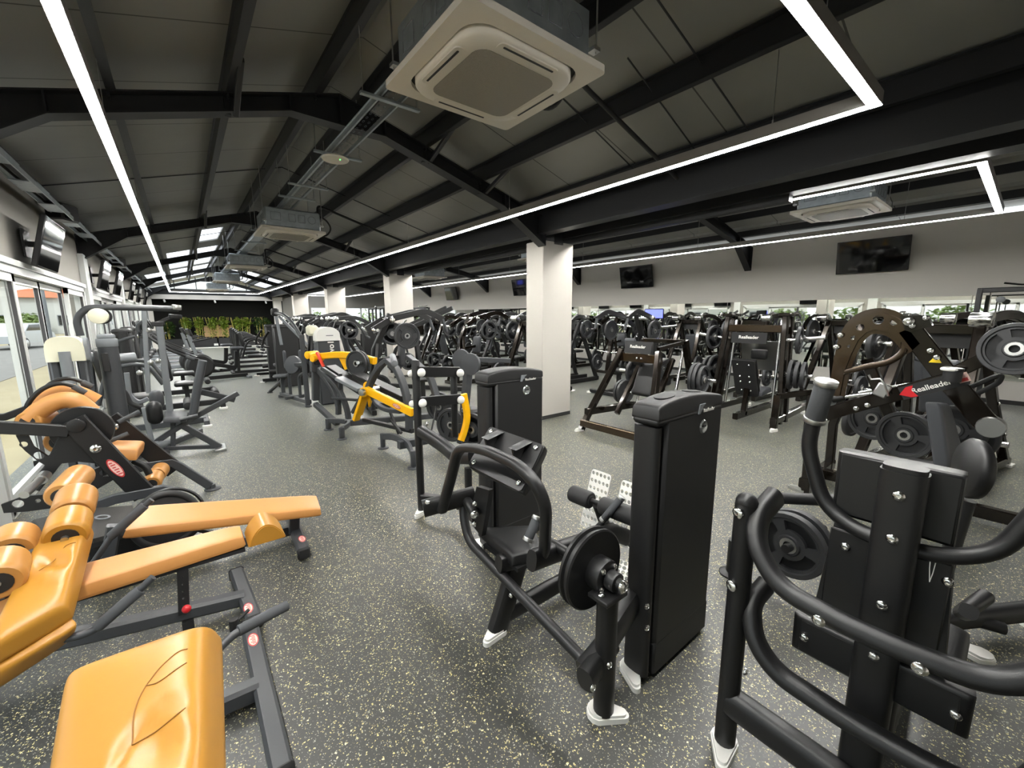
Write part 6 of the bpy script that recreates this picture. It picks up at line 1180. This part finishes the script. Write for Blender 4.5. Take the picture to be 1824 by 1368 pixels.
# long-armed row machine at the second column
t = T('incline_row_machine', 'black machine with two long raised parallel rails before the second column', 'gym machine', (4.2, 8.6, 0))
def r_(px, py, o=0): return Vp(px, py, (3.6, 9.6), (4.9, 7.6)) + V((.84, .54, 0)) * o
t.part('long_rail', MB().bar([r_(700, 590, .15), r_(790, 548, .15)], .05, .09), 'black'); t.part('long_rail', MB().bar([r_(712, 596, -.15), r_(812, 549, -.15)], .05, .09), 'black'); t.part('rear_post', MB().bar([r_(738, 590), r_(750, 660), r_(752, 668)], .10, .09, (1, 0, 0)), 'black'); t.part('front_leg', MB().bar(smooth([r_(722, 610), r_(706, 622), r_(701, 645), r_(699, 664)], 5), .06, .08, (.8, .5, 0)), 'black'); t.part('spindle', MB().cyl(r_(692, 594), r_(722, 592), .05, 12), 'chrome'); t.part('carriage', MB().box(r_(740, 588), (.3, .3, .22), ch=.02), 'bronze'); t.part('link_rod', MB().cyl(r_(722, 610), r_(729, 640), .025, 10), 'black'); t.part('base_beam', MB().bar([(3.7, 9.4, .07), (4.8, 7.8, .07)], .1, .1), 'black'); t.part('grip', MB().cyl(r_(716, 577), r_(724, 570), .02, 10), 'chrome')
for k, (px, py, o) in enumerate(((696, 592, .0), (705, 592, .0), (712, 592, .0), (731, 643, -.1), (703, 648, 0))): weight_plate(r_(px, py, o), V((-.95, .3, 0)) if k < 3 else V((-.84, -.54, 0)), .22 if k < 3 else .2, .05, ['outermost', 'middle', 'inner', 'low right', 'low left'][k] + ' black weight plate on the long-railed machine by the second column', 'plates on the long-railed machine', 'solid' if k < 3 else 'spoke')
# --- right hall: rows between the column line and the mirrors ---
G = 'lever machines before the mirrors'
RW = [('m', 10.4, 5.5, 90), ('m', 10.3, 7.6, 90), ('m', 10.2, 9.6, 90), ('m', 10.3, 11.6, 90), ('m', 10.2, 13.6, 90), ('m', 10.3, 15.8, 90), ('m', 10.2, 18.0, 90)]
for k, (q_, x, y, a) in enumerate(RW):
    put(new_pullover if k % 3 == 1 else new_lever, 'lever_machine', 'dark bronze lever machine, ' + ORD[k] + ' along the mirror wall from the camera', x, y, a, G, m='bronze')
    lever_plates((x, y, 0), R(a), ORD[k] + ' lever machine along the mirror wall', 'plates along the mirror wall')
MW = [(7.65, 5.5, 270), (7.7, 7.4, 270), (7.8, 9.2, 270), (7.8, 11.0, 270), (7.9, 12.8, 270), (7.8, 14.8, 270)]
for k, (x, y, a) in enumerate(MW):
    put(new_pullover if k % 2 == 0 else new_lever, 'lever_machine', 'black lever machine, ' + ORD[k] + ' from the camera in the middle row of the right hall', x, y, a, 'middle row of the right hall', m='black')
    lever_plates((x, y, 0), R(a), ORD[k] + ' lever machine of the middle right row', 'plates in the middle right row')
for k, (x, y, a) in enumerate(((5.9, 6.6, 100), (5.8, 8.6, 90), (5.9, 10.6, 90), (5.9, 12.6, 90))): put(new_pullover if k % 2 else new_lever, 'lever_machine', 'dark bronze lever machine, ' + ORD[k] + ' behind the column line in the right hall', x, y, a, 'right hall machines behind the columns', m='bronze'); lever_plates((x, y, 0), R(a), ORD[k] + ' machine behind the column line', 'plates behind the column line')
for k, (x, y, a) in enumerate(((8.9, 1.0, 80), (10.0, 2.2, 80), (8.0, -1.2, 80), (6.35, .55, 80), (9.4, 3.6, 90))):
    lb = ['dark bronze lever machine right of the tall press, before the mirrors', 'dark bronze lever machine close to the mirrors right of the tall press', 'dark bronze lever machine behind the big spoked plate at the right edge', 'dark bronze lever machine directly behind the holed loop arm', 'dark bronze lever machine behind the tall press by the mirrors'][k]
    put(new_lever, 'lever_machine', lb, x, y, a, 'lever machines on the right', m='bronze'); lever_plates((x, y, 0), R(a), lb.replace('dark bronze lever machine ', 'machine ').replace(' before the mirrors', ' by the mirrors').replace(' directly', '').replace('the big spoked plate at the right edge', 'the spoked plate'), 'plates on the right lever machines')
for k, (x, y, a) in enumerate(((6.8, 17.2, 90), (8.9, 18.2, 90), (7.7, 20.6, 90))): put(new_tall, 'cable_station', 'tall black twin-stack cable station deep in the right hall, ' + ORD[k] + ' from the camera', x, y, a, 'cable stations')
put(new_tall, 'cable_station', 'thin black pull-up frame before the mirror at the right edge', 10.9, -.1, 90, 'cable stations')
for k, (x, y) in enumerate(((6.0, 15.3), (8.2, 16.4), (9.2, 21.4), (7.4, 22.8))): put(new_bike, 'exercise_bike', 'exercise bike with console deep in the right hall, ' + ORD[k] + ' from the camera', x, y, 100, 'exercise bikes in the right hall')
for k, (x, y) in enumerate(((5.9, 18.6), (5.9, 20.4), (5.9, 22.2))): put(new_treadmill, 'treadmill', 'treadmill with lit blue console behind the third column, ' + ORD[k] + ' from the camera', x, y, 90, 'treadmills in the right hall', screen='bluescreen')
t = T('vibration_console', 'black machine with glowing blue screen standing amid the lever machines before the mirrors', 'gym machine', (8.9, 5.7, 0)); t.part('mast', MB().bar([(8.9, 5.7, .02), (8.9, 5.7, 1.6)], .12, .14, (1, 0, 0)), 'panel'); t.part('base', MB().box((8.9, 5.7, .08), (.7, .7, .16), ch=.03), 'panel'); c = t.part('console', MB().box((8.86, 5.68, 1.72), (.06, .44, .24), rotz(R(30)), ch=.02), 'panel'); t.part('screen', MB().box((8.82, 5.66, 1.72), (.008, .4, .2), rotz(R(30))), 'bluescreen', c); t.part('side_handle', MB().tube([(8.8, 6.0, 1.3), (8.6, 6.05, 1.1), (8.8, 6.0, .9)], .025, 10, .1).tube([(9.0, 5.4, 1.3), (8.8, 5.3, 1.1), (9.0, 5.4, .9)], .025, 10, .1), 'rubber')
